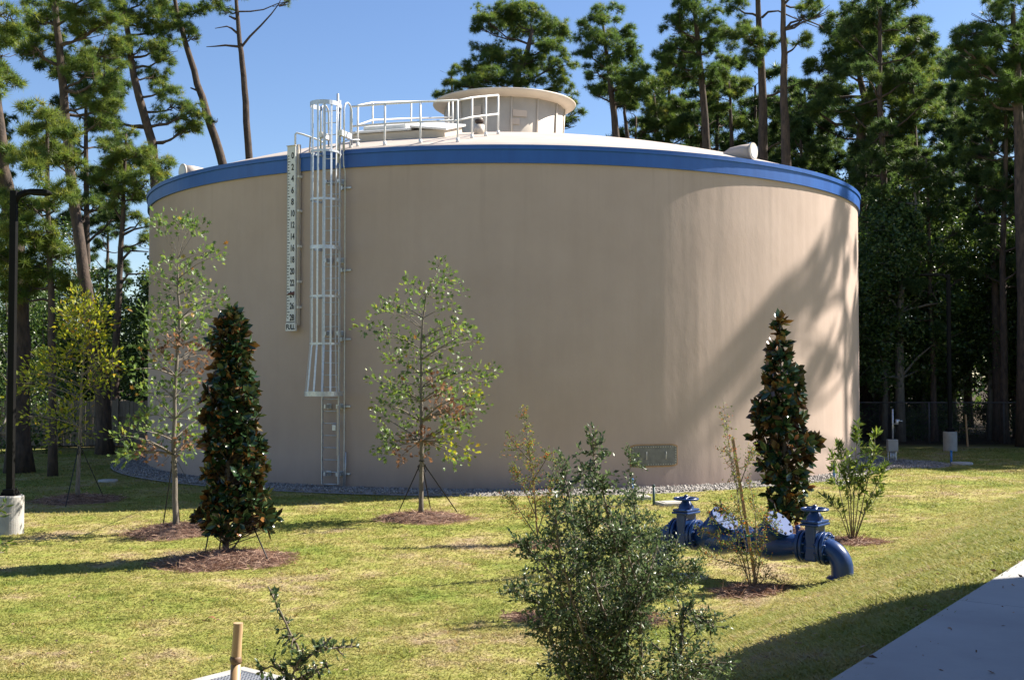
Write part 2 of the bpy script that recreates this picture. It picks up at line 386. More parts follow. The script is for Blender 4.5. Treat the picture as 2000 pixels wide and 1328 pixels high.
# ------------------------------------------------------------------ pines
def pine_mesh(trunk, rad, clumps, tuft=.33, dens=1.0, tpl=TUFT, mat=None, bare=(), up=.55, origin=None, far=False):
    tuft = tuft * (.74 if not far else .85); dens = dens * .92
    """trunk: world points base to top; clumps: (centre, (rx,ry,rz)); returns (trunk_mb, tuft arrays)"""
    tb = MB(); tr = [Vector(p) for p in trunk]
    pts = []
    for i in range(len(tr) - 1):
        for k in range(3):
            t = k / 3; pts.append(tr[i].lerp(tr[i + 1], t) + Vector((random.uniform(-1, 1), random.uniform(-1, 1), 0)) * rad * (.12 if i or k else 0))
    pts.append(tr[-1])
    L = len(pts); rr = [rad * (1 - .72 * (i / (L - 1)) ** 1.2) for i in range(L)]; rr[0] = rad * 1.35
    tb.tube(pts, rr, 10, True)
    P = []; D = []
    def attach(c):
        best = None
        for i, p in enumerate(pts):
            h = math.hypot(c.x - p.x, c.y - p.y)
            s = abs((c.z - .32 * h) - p.z)
            if best is None or s < best[0]: best = (s, i)
        return best[1]
    for c, r in clumps:
        c = Vector(c); i = attach(c); p0 = pts[i]; r0 = max(.025, min(rr[i] * .5, .035 + .022 * (c - p0).length))
        mid = p0.lerp(c, .5) + Vector((random.uniform(-.15, .15), random.uniform(-.15, .15), -.10 * (c - p0).length * random.uniform(.3, 1.2)))
        q1 = p0.lerp(mid, .55) + Vector((random.uniform(-.1, .1), random.uniform(-.1, .1), random.uniform(-.1, .1)))
        tb.tube([p0, q1, mid, mid.lerp(c, .6) + Vector((0, 0, random.uniform(-.12, .12))), c], [r0, r0 * .85, r0 * .7, r0 * .5, r0 * .25], 5, False)
        nb = 3 if far else 9
        ends, _ = ellip(c, r, nb)
        for e in ends:
            e = Vector(e); st = mid.lerp(c, random.uniform(.3, 1.0))
            tb.tube([st, st.lerp(e, .5) + Vector((0, 0, -.06)), e], [r0 * .38, r0 * .26, .012], 4, False)
        area = math.pi * ((r[0] * r[2]) + (r[0] * r[1])) * .5
        n = max(6, int(dens * 3.3 * area / (tuft * tuft)))
        k_ = max(3, n // 13); sc0, sd0 = ellip(c, r, k_, .5); pick = rng.integers(0, k_, n); d = unit(n); pr_ = max(.28, .30 * r[0])
        p = sc0[pick] + d * (rng.random(n) ** .5)[:, None] * np.array([pr_, pr_, pr_ * .6])
        P.append(p); D.append(d * .55 + sd0[pick] * .25 + np.array([[0, 0, up]]) + rng.normal(size=(n, 3)) * .3)
    for pl in bare:                    # dead limbs
        tb.tube([Vector(q) for q in pl], [max(.018, .07 * (1 - k / len(pl))) for k in range(len(pl))], 5, False)
    return tb, (np.concatenate(P), np.concatenate(D)) if P else None
def pine(label, trunk, rad, clumps, tuft=.33, dens=1.0, tpl=TUFT, mat='needle', bare=(), group="tall pines round the tank", far=False, name="pine_tree", tone=(0, 1)):
    base = Vector(trunk[0])
    t = thing(name, label, "tree", base, group)
    tb, T = pine_mesh(trunk, rad, clumps, tuft, dens, tpl, bare=bare, far=far)
    at(tb.build("trunk", M['bark'], t), base)
    if T:
        P, D = T; n = len(P); tuft = tuft * (.78 if not far else .88)
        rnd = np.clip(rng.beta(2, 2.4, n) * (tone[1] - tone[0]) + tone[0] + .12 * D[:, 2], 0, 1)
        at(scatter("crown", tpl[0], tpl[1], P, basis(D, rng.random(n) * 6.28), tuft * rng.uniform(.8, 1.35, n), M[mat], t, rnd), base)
    return t
def pxpine(label, trunk_px, Y, rad, clumps_px, ground_base=True, lean=0, **kw):
    """trunk and clumps measured in the photograph, stood at distance Y"""
    k = Y / F
    tp = [W(x, y, Y + lean * i) for i, (x, y) in enumerate(trunk_px)]
    if ground_base: tp[0].z = float(hgt(tp[0].x, tp[0].y)) - .05
    cl = []
    for c in clumps_px:
        x, y, rx, ry = c[:4]
        dy = c[4] if len(c) > 4 else random.uniform(-1, 1) * min(2.2, rx * k * 1.1)
        cl.append((W(x, y, Y + dy), (rx * k, max(rx, ry) * k * .95, ry * k)))
    bare = [[W(x, y, Y) for x, y in b] for b in kw.pop('bare', [])]
    return pine(label, tp, rad, cl, bare=bare, **kw)

# ================================================================== SETTING
TC = Vector((-.27, 40.2, 0)); TR = 11.98; TOPZ = 8.56
def arc(l): return list(l)
xs = [-700, -400, -220, -130, -80, -55] + list(np.arange(-40, -16, 2)) + list(np.arange(-16, 16, .4)) + list(np.arange(16, 41, 2)) + [55, 80, 130, 220, 400, 700]
ys = [-300, -120, -50, -20] + list(np.arange(-10, 4, 1)) + list(np.arange(4, 26, .35)) + list(np.arange(26, 60, 1.5)) + [65, 75, 95, 130, 200, 350, 700, 1200]
X_, Y_ = np.meshgrid(xs, ys); Z_ = hgt(X_, Y_)
nx = len(xs); gm = MB()
gm.add(np.stack([X_, Y_, Z_], -1).reshape(-1, 3), [(j * nx + i, j * nx + i + 1, (j + 1) * nx + i + 1, (j + 1) * nx + i) for j in range(len(ys) - 1) for i in range(nx - 1)], True)
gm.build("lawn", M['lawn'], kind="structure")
# pavement: a cast slab strip along s = S0, with tooled joints
e1 = Vector((.58, .815, 0)).normalized(); e2 = Vector((-.815, .58, 0)).normalized()
pv = MB(); p0 = e2 * S0
q = -9.0
while q < 60:
    a, b_ = q + .004, q + 2.996
    cc = e1 * ((a + b_) / 2) + e2 * (S0 - 1.5)
    pv.box(cc + Vector((0, 0, 1.06)), (b_ - a, 3.0, .20), e1, e2); q += 3.0
bevel(pv.build("pavement", M['pave'], kind="structure"), .006)
# gravel ring round the tank, stones on it
gr = MB(); gr.lathe([(TR - .3, .012), (12.6, .03), (12.95, .022), (13.08, -.03)], TC, 160)
gr.build("gravel_path", M['gravel'], kind="structure")
pad = MB(); pad.lathe([(0, .032), (1.5, .03), (1.7, -.02)], (12.3, 36.4), 28); pad.build("gravel_pad", M['gravel'], kind="structure")
ico = np.array([(0, 0, .6), (.9, 0, .1), (.28, .86, 0), (-.73, .53, .1), (-.73, -.53, 0), (.28, -.86, .1), (0, 0, -.4)])
icf = np.array([(0, 1, 2), (0, 2, 3), (0, 3, 4), (0, 4, 5), (0, 5, 1), (6, 2, 1), (6, 3, 2), (6, 4, 3), (6, 5, 4), (6, 1, 5)])
n = 12000
a = rng.uniform(-1.9, 1.9, n); rr = np.sqrt(rng.uniform(12.0 ** 2, 13.06 ** 2, n))
ps = np.stack([TC.x + rr * np.sin(a), TC.y - rr * np.cos(a), np.where(rr > 12.8, .025, .035)], 1)
a2 = rng.uniform(0, 6.28, 1200); r2_ = 1.6 * np.sqrt(rng.random(1200))
ps = np.concatenate([ps, np.stack([12.3 + r2_ * np.cos(a2), 36.4 + r2_ * np.sin(a2), np.full(1200, .04)], 1)])
scatter("gravel_stones", ico, icf, ps, basis(unit(len(ps)), rng.random(len(ps)) * 6), rng.uniform(.018, .042, len(ps)), M['stone'], kind="stuff")

# ================================================================== WATER TANK
tank = thing("water_tank", "huge round tan water tank with a blue band under its low domed cream roof", "water tank", TC)
def part(mb, name, mat, parent=tank, **kw):
    o = mb.build(name, mat, None, **kw); o.parent = parent
    return o
def tk(phi, r, z):               # point on the tank: phi from the side facing the camera, to the right
    return Vector((TC.x + r * math.sin(phi), TC.y - r * math.cos(phi), z))
TI = Matrix.Translation(-TC)
def tpart(mb, name, mat, **kw):
    o = mb.build(name, mat, tank, **kw); o.matrix_parent_inverse = TI; return o
def tgroup(name, label=None):    # a fitting bolted to the tank, itself made of pieces
    o = bpy.data.objects.new(name, None); C.objects.link(o); o.parent = tank
    if label: o['label'] = label
    return o
def sub(mb, name, mat, par, **kw):
    o = mb.build(name, mat, par, **kw); o.matrix_parent_inverse = TI; return o
w = MB(); w.lathe([(TR + .02, -.35), (TR + .01, .3), (TR, 1.2), (TR, TOPZ - .40)], TC, 220); tpart(w, "wall", M['wall'])
w = MB(); w.lathe([(TR - .1, TOPZ - .45), (TR + .065, TOPZ - .45), (TR + .065, TOPZ - .118), (TR + .10, TOPZ - .11), (TR + .10, TOPZ), (TR - .02, TOPZ + .004)], TC, 220, smooth=False)
tpart(w, "blue_band", M['blue'])
RISE = 2.1; RS = (12 * 12 + RISE * RISE) / (2 * RISE)
def dome(r): return TOPZ + math.sqrt(RS * RS - r * r) - (RS - RISE)
w = MB(); w.lathe([(TR - .02, TOPZ - .02)] + [(r, dome(r)) for r in np.linspace(TR - .03, 0.001, 26)], TC, 160, smooth=True); tpart(w, "roof", M['roof'])
def tkx(px, r, z=None, py=None):  # the point of circle r on the tank's near side seen at picture column px
    tx = (px - 1000) / F / math.cos(TILT)
    for phi in np.linspace(-1.2, 1.2, 4801):
        p = tk(phi, r, 0)
        if p.x / p.y >= tx: return phi
    return 1.2

# ---- roof ventilator
vg = tgroup("roof_ventilator", "cream round ventilator with a flared cap at the middle of the roof")
vz0 = 10.35; vz1 = 12.22
NP = 14
for k in range(NP):
    a0, a1 = 2 * PI * (k + .02) / NP + .12, 2 * PI * (k + .98) / NP + .12
    w = MB(); w.lathe([(2.01, vz0), (2.12, vz1), (2.08, vz1), (1.97, vz0), (2.01, vz0)], TC, 6, a0, a1); sub(w, "panel", M['screen'], vg)
    am = 2 * PI * k / NP + .12
    w = MB(); w.tube([tk(am, 2.03, vz0), tk(am, 2.14, vz1)], .035, 6); sub(w, "post", M['cream'], vg)
w = MB(); w.lathe([(2.0, vz1 - .01), (2.16, vz1 - .02), (2.36, vz1 + .035), (2.52, vz1 + .13), (2.54, vz1 + .17), (2.50, vz1 + .20), (1.3, vz1 + .34), (.001, vz1 + .40)], TC, 72); sub(w, "cap", M['cream'], vg)
# patched repairs seen on the panels
for (px, py, ww, hh) in ((1015, 222, .50, .22), (1005, 238, .34, .2), (925, 215, .42, .3)):
    p = W(px, py, 38.2); ph = math.atan2(p.x - TC.x, TC.y - p.y); rz = 2.01 + .11 * (p.z - vz0) / (vz1 - vz0) + .018
    w = MB(); w.box(tk(ph, rz, p.z), (ww, .012, hh), (math.cos(ph), math.sin(ph), 0), (-math.sin(ph), math.cos(ph), 0)); sub(w, "patch", M['roof'], vg)
# ---- service hatch on the roof
hg = tgroup("roof_hatch", "white double lidded access hatch on the roof edge")
ph = -.285; c0 = tk(ph, 9.3, 0); ex = Vector((math.cos(ph), math.sin(ph), 0)); ey = Vector((-math.sin(ph), math.cos(ph), 0))
sl = math.asin(9.3 / RS); ez = Vector((0, 0, 1)); eyt = (ey * math.cos(sl) + ez * math.sin(sl)); ezt = ex.cross(eyt)
c0.z = dome(9.3)
w = MB(); w.box(c0 + ezt * .07, (2.7, 1.5, .24), ex, eyt, ezt); bevel(sub(w, "curb", M['cream'], hg), .02)
w = MB(); w.box(c0 + ex * -.45 + ezt * .23, (1.75, 1.62, .06), ex, eyt, ezt); bevel(sub(w, "lid", M['white'], hg), .015)
w = MB(); w.box(c0 + ex * -.42 + ezt * .31 + eyt * .05, (1.25, 1.25, .11), ex, eyt, ezt); bevel(sub(w, "raised_lid", M['white'], hg), .015)
exr = (ex * math.cos(.13) + ezt * -math.sin(.13)); ezr = exr.cross(eyt)
w = MB(); w.box(c0 + ex * .92 + ezt * .24, (1.05, 1.7, .06), exr, eyt, ezr); bevel(sub(w, "side_lid", M['white'], hg), .015)
w = MB(); w.box(c0 + ex * .1 + ezt * .36 + eyt * -.3, (.05, .12, .05), ex, eyt, ezt); sub(w, "hasp", M['galv'], hg)
# ---- small pipe vent
pg = tgroup("pipe_vent", "small tan pipe vent with a corroded screened cap")
pc = W(936, 262, 31.0); rv = math.hypot(pc.x - TC.x, pc.y - TC.y); pc.z = dome(rv) - .05
w = MB(); w.cyl(pc, pc + Vector((0, 0, .29)), .145, 20); sub(w, "base_pipe", M['cream'], pg)
w = MB(); w.cyl(pc + Vector((0, 0, .29)), pc + Vector((0, 0, .36)), .085, 16); w.cyl(pc + Vector((0, 0, .36)), pc + Vector((0, 0, .44)), .12, 16); sub(w, "screen_cap", M['timber'], pg)
w = MB(); w.cyl(pc + Vector((0, 0, .44)), pc + Vector((0, 0, .47)), .10, 16); sub(w, "top_plate", M['cream'], pg)
# ---- hooded vents on the roof edge
for lab, pxh, rot in (("round cream hood vent on the right of the roof edge", 1452, .55), ("round cream hood vent on the left of the roof edge", 374, 2.6)):
    hv = tgroup("hood_vent", lab); phh = tkx(pxh, 11.55); c = tk(phh, 11.55, dome(11.55) + (.13 if pxh > 1000 else -.01))
    d = Vector((math.cos(rot - PI / 2 + .35), math.sin(rot - PI / 2 + .35), 0)) if pxh > 1000 else Vector((-.75, -.66, 0))
    w = MB(); w.tube([c - d * .55 + Vector((0, 0, -.12)), c - d * .3 + Vector((0, 0, -.02)), c, c + d * .3], [.17, .20, .21, .21], 24); sub(w, "hood", M['roof'], hv)
    w = MB(); w.cyl(c + d * .295, c + d * .34, .232, 24); sub(w, "rim", M['cream'], hv)
    w = MB(); w.cyl(c + d * .335, c + d * .352, .185, 24); sub(w, "screen", M['white'], hv)
# ---- guard rail on the roof
rg = tgroup("guard_rail", "white pipe guard rail round the roof hatch")
def rpt(px, r=None, Y=None):
    if r is not None:
        f_ = tkx(px, r); p = tk(f_, r, 0)
    else:
        p = W(px, 200, Y)
    p.z = dome(math.hypot(p.x - TC.x, p.y - TC.y)); return p
near = [rpt(683, 11.55), rpt(750, 11.5), rpt(820, 11.45), rpt(893, 11.4)]
ret = [rpt(893, 11.4), rpt(922, Y=29.6), rpt(949, Y=30.1), rpt(973, Y=30.7)]
farr = [rpt(697, 11.35), rpt(728, Y=33.0), rpt(803, Y=34.3), rpt(876, Y=35.0), rpt(884, Y=34.6)]
HR = 1.07
seen = []
for run in (near, ret, farr):
    for p in run:
        if any((p - s).length < .02 for s in seen): continue
        seen.append(p)
        w = MB(); w.cyl(p + Vector((0, 0, -.03)), p + Vector((0, 0, HR)), .026, 10); w.cyl(p + Vector((0, 0, -.02)), p + Vector((0, 0, .10)), .045, 10); sub(w, "post", M['white'], rg)
    for hh in (HR, HR * .52):
        w = MB(); w.tube([p + Vector((0, 0, hh)) for p in run], .026, 10); sub(w, "rail", M['white'], rg)
# ---- caged ladder
LPHI = tkx(645, 12.25)
Lr = Vector((math.sin(LPHI), -math.cos(LPHI), 0)); Lt = Vector((math.cos(LPHI), math.sin(LPHI), 0))
lg = tgroup("caged_ladder", "galvanised ladder in a round safety cage up the tank wall")
def L(t, r, z): return tk(LPHI, TR + r, z) + Lt * t
HW = .235; LR = .24
for s in (-1, 1):
    w = MB(); w.box(L(s * HW, LR, 4.95), (.02, .07, 9.7), Lt, Lr); sub(w, "rail", M['galv'], lg)
    w = MB(); w.box(L(s * (HW + .012), LR, 6.2), (.012, .05, 6.9), Lt, Lr); sub(w, "channel", M['galv'], lg)
    pts = [L(s * (HW + .10), LR - .02, 8.5), L(s * (HW + .10), LR - .02, 9.55)]
    for k in range(1, 9):
        a = PI * k / 8; pts.append(L(s * (HW + .10), LR - .22 + .20 * math.cos(a), 9.55 + .22 * math.sin(a)))
    pts.append(L(s * (HW + .10), LR - .42, 8.72))
    w = MB(); w.tube(pts, .024, 10); sub(w, "grab_rail", M['galv'], lg)
    w = MB(); w.box(L(s * (HW + .06), LR - .15, 8.95), (.10, .5, .14), Lt, Lr); sub(w, "side_plate", M['white'], lg)
zr = .1
w = MB(); w.box((0, 0, 0), (HW * 2, .024, .024)); rung_me = None
k = 0
while zr < 9.6:
    w = MB(); w.cyl(L(-HW, LR, zr), L(HW, LR, zr), .0125, 8); sub(w, "rung", M['galv'], lg); zr += .3048
hoopz = [(2.38, .44, .12), (3.62, .36, .055), (4.80, .36, .055), (6.02, .36, .09), (7.22, .36, .055), (8.42, .36, .055), (9.62, .37, .11)]
def hoop_pts(rad, n=20):
    o = []
    for k in range(n + 1):
        a = -.16 * PI + (1.32 * PI) * k / n
        o.append((math.cos(a) * rad, LR + .02 + rad * .92 + math.sin(a) * rad * .98))
    return [(rad * .78, LR)] + o + [(-rad * .78, LR)]
for z, rad, hh in hoopz:
    w = MB(); hp = hoop_pts(rad); vs = []; m_ = len(hp)
    for zz, off in ((z - hh / 2, 0), (z + hh / 2, 0), (z + hh / 2, -.012), (z - hh / 2, -.012)):
        for (t, r) in hp:
            cx, cy = 0, LR + rad; q = math.hypot(t - cx, r - cy) or 1
            vs.append(L(t + (t - cx) / q * off, r + (r - cy) / q * off, zz))
    fs = []
    for i in range(m_ - 1):
        for j in range(4):
            j2 = (j + 1) % 4; fs.append((j * m_ + i, j * m_ + i + 1, j2 * m_ + i + 1, j2 * m_ + i))
    w.add(vs, fs); sub(w, "hoop", M['galv'], lg)
for k in range(7):
    a = PI * (.02 + .96 * k / 6)
    pts = []
    for z, rad, hh in hoopz:
        rr_ = rad - .018; pts.append((math.cos(a) * rr_, LR + .02 + rad * .92 + math.sin(a) * rr_ * .98, z))
    w = MB()
    for i in range(len(pts) - 1):
        pa, pb = L(*pts[i]), L(*pts[i + 1]); ax = (pb - pa)
        tdir = Vector((Lt * -math.sin(a) + Lr * math.cos(a)))
        w.box((pa + pb) / 2, (.05, .010, ax.length), tdir, ax.normalized().cross(tdir), ax.normalized())
    sub(w, "cage_bar", M['galv'], lg)
for z in (.35, 2.05, 3.9, 5.75, 7.75):
    for s in (-1, 1):
        w = MB(); w.box(L(s * (HW - .06), LR / 2, z), (.05, LR, .10), Lt, Lr); w.box(L(s * (HW - .07), .018, z), (.13, .03, .13), Lt, Lr); sub(w, "wall_bracket", M['galv'], lg)
w = MB(); w.box(L(.14, LR + .06, 1.52), (.10, .06, .15), Lt, Lr); bevel(sub(w, "lock_box", M['galv'], lg), .01)
w = MB(); w.box(L(HW - .005, LR + .045, 1.45), (.045, .02, 1.25), Lt, Lr); sub(w, "guard_hinge", M['cream'], lg)
# fall-arrest mast
w = MB(); w.cyl(L(.21, LR + .08, 8.2), L(.21, LR + .08, 9.95), .03, 8); sub(w, "mast", M['galv'], lg)
# ---- conduit beside the ladder
cg = tgroup("wall_conduit", "thin grey conduit clipped to the tank wall right of the ladder")
cphi = tkx(673, 12.05)
def CN(t, r, z): return tk(cphi, TR + r, z) + Vector((math.cos(cphi), math.sin(cphi), 0)) * t
w = MB(); w.tube([CN(0, .10, 0), CN(0, .07, .5), CN(0, .09, 8.0), CN(0, .17, 8.15), CN(-.02, .17, 8.75), CN(.08, .05, 8.82), CN(.3, -.2, 8.85)], .017, 8); sub(w, "conduit", M['galv'], cg)
w = MB(); w.tube([CN(.05, .13, -.05), CN(.045, .09, .45), CN(.05, .08, .9)], .016, 8); sub(w, "stub", M['galv'], cg)
for z in (.35, 2.05, 3.75, 5.5, 7.6):
    w = MB(); w.box(CN(0, .03, z), (.30, .045, .045), (math.cos(cphi), math.sin(cphi), 0), (-math.sin(cphi), math.cos(cphi), 0)); w.box(CN(-.12, .05, z), (.10, .09, .10), (math.cos(cphi), math.sin(cphi), 0), (-math.sin(cphi), math.cos(cphi), 0)); sub(w, "strut", M['galv'], cg)
# ---- level gauge
GPHI = tkx(569, 12.15); Gr = Vector((math.sin(GPHI), -math.cos(GPHI), 0)); Gt = Vector((math.cos(GPHI), math.sin(GPHI), 0))
gg = tgroup("level_gauge", "tall white level gauge board with black numbers and a FULL plate")
def G(t, r, z): return tk(GPHI, TR + r, z) + Gt * t
def gz(py): return W(569, py, G(0, .22, 0).y).z
zt, zf, zb = gz(286), gz(631.5), gz(646)
w = MB(); w.box(G(0, .19, (zt + zf) / 2), (.262, .06, zt - zf), Gt, Gr); sub(w, "board", M['board'], gg)
w = MB(); w.box(G(.155, .10, (zt + zf) / 2), (.045, .10, zt - zf + .1), Gt, Gr); sub(w, "channel", M['cream'], gg)
w = MB(); w.box(G(0, .20, zt + .012), (.285, .09, .02), Gt, Gr); sub(w, "top_trim", M['cream'], gg)
w = MB(); w.box(G(.01, .20, (zf + zb) / 2 - .004), (.31, .07, zf - zb), Gt, Gr); sub(w, "full_plate", M['board'], gg)
def letters(txt, size, t, z, sx=1.0):
    cu = bpy.data.curves.new("letters", 'FONT'); cu.body = txt; cu.size = size; cu.align_x = 'CENTER'; cu.align_y = 'CENTER'; cu.extrude = .002; cu.offset = size * .03
    o = bpy.data.objects.new("letters", cu); C.objects.link(o)
    dg = bpy.context.evaluated_depsgraph_get(); me = bpy.data.meshes.new_from_object(o.evaluated_get(dg)); bpy.data.objects.remove(o)
    me.materials.clear(); me.materials.append(M['ink'])
    return me, Matrix.Translation(G(t, .2225 if txt != "FULL" else .2375, z)) @ Matrix((( *(Gt * sx)[:1], 0, Gr.x, 0), (Gt.y * sx, 0, Gr.y, 0), (0, 1, 0, 0), (0, 0, 0, 1)))
for k in range(15):
    z = gz(305 + (621 - 305) * k / 14)
    me, mx_ = letters(str(2 * k), .225, .045, z, .62 if k >= 5 else .72)
    o = link("numeral", me, gg); o.matrix_parent_inverse = TI; o.matrix_basis = mx_
me, mx_ = letters("FULL", .175, .01, (zf + zb) / 2 - .004, .74); o = link("lettering", me, gg); o.matrix_parent_inverse = TI; o.matrix_basis = mx_
w = MB()
for k in range(57):
    z = gz(305 + (621 - 305) * k / 56); ln = .075 if k % 2 == 0 and k % 4 else .04
    w.box(G(-.085 + (ln - .04) / 2, .2215, z), (ln, .004, .020), Gt, Gr)
w.box(G(-.12, .2215, (gz(305) + gz(621)) / 2), (.006, .004, gz(305) - gz(621)), Gt, Gr)
w.box(G(0, .2215, zf + .03), (.25, .004, .022), Gt, Gr)
sub(w, "tick_marks", M['ink'], gg)
zp = gz(574)
w = MB(); w.add([G(-.125, .226, zp - .035), G(.125, .226, zp - .02), G(.125, .226, zp + .055), G(-.06, .226, zp + .02), G(-.125, .24, zp - .035), G(.125, .24, zp - .02), G(.125, .24, zp + .055), G(-.06, .24, zp + .02)],
                [(4, 5, 6, 7), (0, 3, 2, 1), (0, 1, 5, 4), (1, 2, 6, 5), (2, 3, 7, 6), (3, 0, 4, 7)]); sub(w, "pointer", M['maroon'], gg)
for py in (345, 412, 481, 550, 600):
    w = MB(); w.box(G(.18, .09, gz(py)), (.05, .16, .06), Gt, Gr); sub(w, "bracket", M['white'], gg)
zc = gz(260)
w = MB(); w.tube([G(.10, .19, zt - .25), G(.10, .19, zc - .04), G(.12, .17, zc), G(.24, .06, zc - .03), G(.50, -.30, zc - .14), G(.56, -.4, zc - .2), G(.57, -.42, zc - .42)], .026, 8); sub(w, "cable_pipe", M['white'], gg)
w = MB(); w.tube([G(.36, -.1, zc - .09), G(.22, -.25, TOPZ + .08)], .02, 6); sub(w, "brace", M['cream'], gg)
# ---- bolted manway cover low on the wall
MPHI = tkx(1277, 12.0); mg = tgroup("manway_cover", "bolted grey steel manway cover low on the tank wall")
z0, z1 = W(1277, 911, 28.6).z, W(1277, 871, 28.6).z; hwid = .63
def MW(t, r, z): return tk(MPHI + t / TR, TR + r, z)
def rrect(hw, hh, rc, n=6):
    o = []
    for cx, cy, a0 in ((hw - rc, hh - rc, 0), (-hw + rc, hh - rc, PI / 2), (-hw + rc, -hh + rc, PI), (hw - rc, -hh + rc, 1.5 * PI)):
        for k in range(n + 1):
            a = a0 + PI / 2 * k / n; o.append((cx + rc * math.cos(a), cy + rc * math.sin(a)))
    return o
zm = (z0 + z1) / 2; hh_ = (z1 - z0) / 2
w = MB(); nst = 13
for nm, ex_, r_, mt in (("frame", .035, .012, 'stake'), ("plate", 0, .035, 'plate')):
    w = MB(); vs = []; fs = []
    for i in range(nst + 1):
        t = -hwid - ex_ + (2 * hwid + 2 * ex_) * i / nst; inset = .05 if i in (0, nst) else (.012 if i in (1, nst - 1) else 0)
        for rr_ in (-.05, r_):
            for zz in (zm - hh_ - ex_ + inset, zm + hh_ + ex_ - inset): vs.append(MW(t, rr_, zz))
    for i in range(nst):
        o_ = i * 4; fs += [(o_ + 2, o_ + 6, o_ + 7, o_ + 3), (o_ + 1, o_ + 3, o_ + 7, o_ + 5), (o_, o_ + 4, o_ + 6, o_ + 2)]
    fs += [(0, 2, 3, 1), (nst * 4, nst * 4 + 1, nst * 4 + 3, nst * 4 + 2)]
    w.add(vs, fs); sub(w, nm, M[mt], mg)
bolts = [(t, s * (hh_ - .035)) for t in np.linspace(-hwid + .05, hwid - .05, 18) for s in (-1, 1)] + [(s * (hwid - .035), z) for z in np.linspace(-hh_ + .10, hh_ - .10, 6) for s in (-1, 1)]
for t, z in bolts:
    w = MB(); w.cyl(MW(t, .03, zm + z), MW(t, .052, zm + z), .011, 6); sub(w, "bolt", M['bolt'], mg)
for t in (-.24, .30):
    w = MB(); w.tube([MW(t, .03, zm + .1), MW(t, .085, zm + .095), MW(t, .085, zm - .085), MW(t, .03, zm - .09)], .010, 6); sub(w, "handle", M['bolt'], mg)

# ================================================================== OFF-FRAME BUILDING whose roof shades the walk
bt = thing("utility_building", "tall beige utility building standing right of the concrete walk", "building", (15, 4, 0))
BX0, BX1, BY0, BY1, BZ = 9.5, 20, -8, 12.2, 9.0
w = MB(); w.box(((BX0 + .5 + BX1) / 2, (BY0 + BY1 - .5) / 2, BZ / 2), (BX1 - BX0 - .5, BY1 - BY0 - .5, BZ - .3)); at(w.build("wall", M['bwall'], bt), (15, 4, 0))
w = MB(); w.box(((BX0 + BX1) / 2, (BY0 + BY1) / 2, BZ - .07), (BX1 - BX0, BY1 - BY0, .16)); at(w.build("roof", M['broof'], bt), (15, 4, 0))
w = MB(); w.box((1.3, -4.2, 4.5), (15.4, 13.4, .22)); at(w.build("sky_block_roof", M['broof'], bt), (15, 4, 0))  # unseen roof, added to block sky light over the shaded walk
w = MB(); w.box((1.3, -6.6, 2.6), (15.4, .3, 3.6)); at(w.build("sky_block_wall", M['bwall'], bt), (15, 4, 0))  # unseen wall behind the camera, added to cut sky light too
for x in (-5.8, 8.6):
    w = MB(); w.box((x, 2.1, 2.5), (.3, .3, 3.8)); at(w.build("sky_block_post", M['bwall'], bt), (15, 4, 0))  # posts made up to carry the added roof
for y in (-4, 0, 4, 8):
    w = MB(); w.box((BX0 + .98, y, 3.2), (.06, 1.4, 1.5)); at(w.build("window", M['glass'], bt), (15, 4, 0))

# ================================================================== BACKFLOW PIPE ASSEMBLY
WR = Vector((4.37, 16.5, 0)); U = Vector((-.763, .646, 0)).normalized(); VN = U.cross(Vector((0, 0, 1)))
AX = .37; PB = WR - U * .41
va = thing("backflow_preventer", "blue enamelled pipe assembly with two handwheel valves rising from the lawn", "pipe valve", (PB.x, PB.y, float(hgt(PB.x, PB.y))))
vbase = tuple(va.location)
def Q(q, z, n=0.0): return PB + U * q + VN * n + Vector((0, 0, z))
def vp(mb, name, mat=None, par=None, **kw): return at(mb.build(name, mat or M['valve'], par or va, **kw), vbase)
PR = .155
def elbow(q0, sgn):
    R_ = .27; pts = [Q(q0, -.35)]
    pts += [Q(q0 + sgn * R_ * (1 - math.cos(a)), AX - R_ + R_ * math.sin(a)) for a in np.linspace(0, PI / 2, 9)]
    w = MB(); w.tube(pts, PR, 28, False); return w
vp(elbow(0, 1), "elbow"); vp(elbow(3.02, -1), "elbow")
def flange(q, rr=.235, th=.05):
    w = MB(); w.cyl(Q(q - th / 2, AX), Q(q + th / 2, AX), rr, 32); f = bevel(vp(w, "flange"), .008)
    for k in range(10):
        a = 2 * PI * (k + .5) / 10; w = MB(); c = Q(q, AX) + VN * (rr * .83 * math.cos(a)) + Vector((0, 0, rr * .83 * math.sin(a)))
        w.cyl(c - U * .058, c + U * .058, .017, 6)
        w.build("bolt", M['valve'], f)
for q in (.225, .285, .55, .61, 1.52, 1.58, 2.36, 2.42, 2.70, 2.76): flange(q, .225 if q in (1.52, 1.58) else .235, .045)
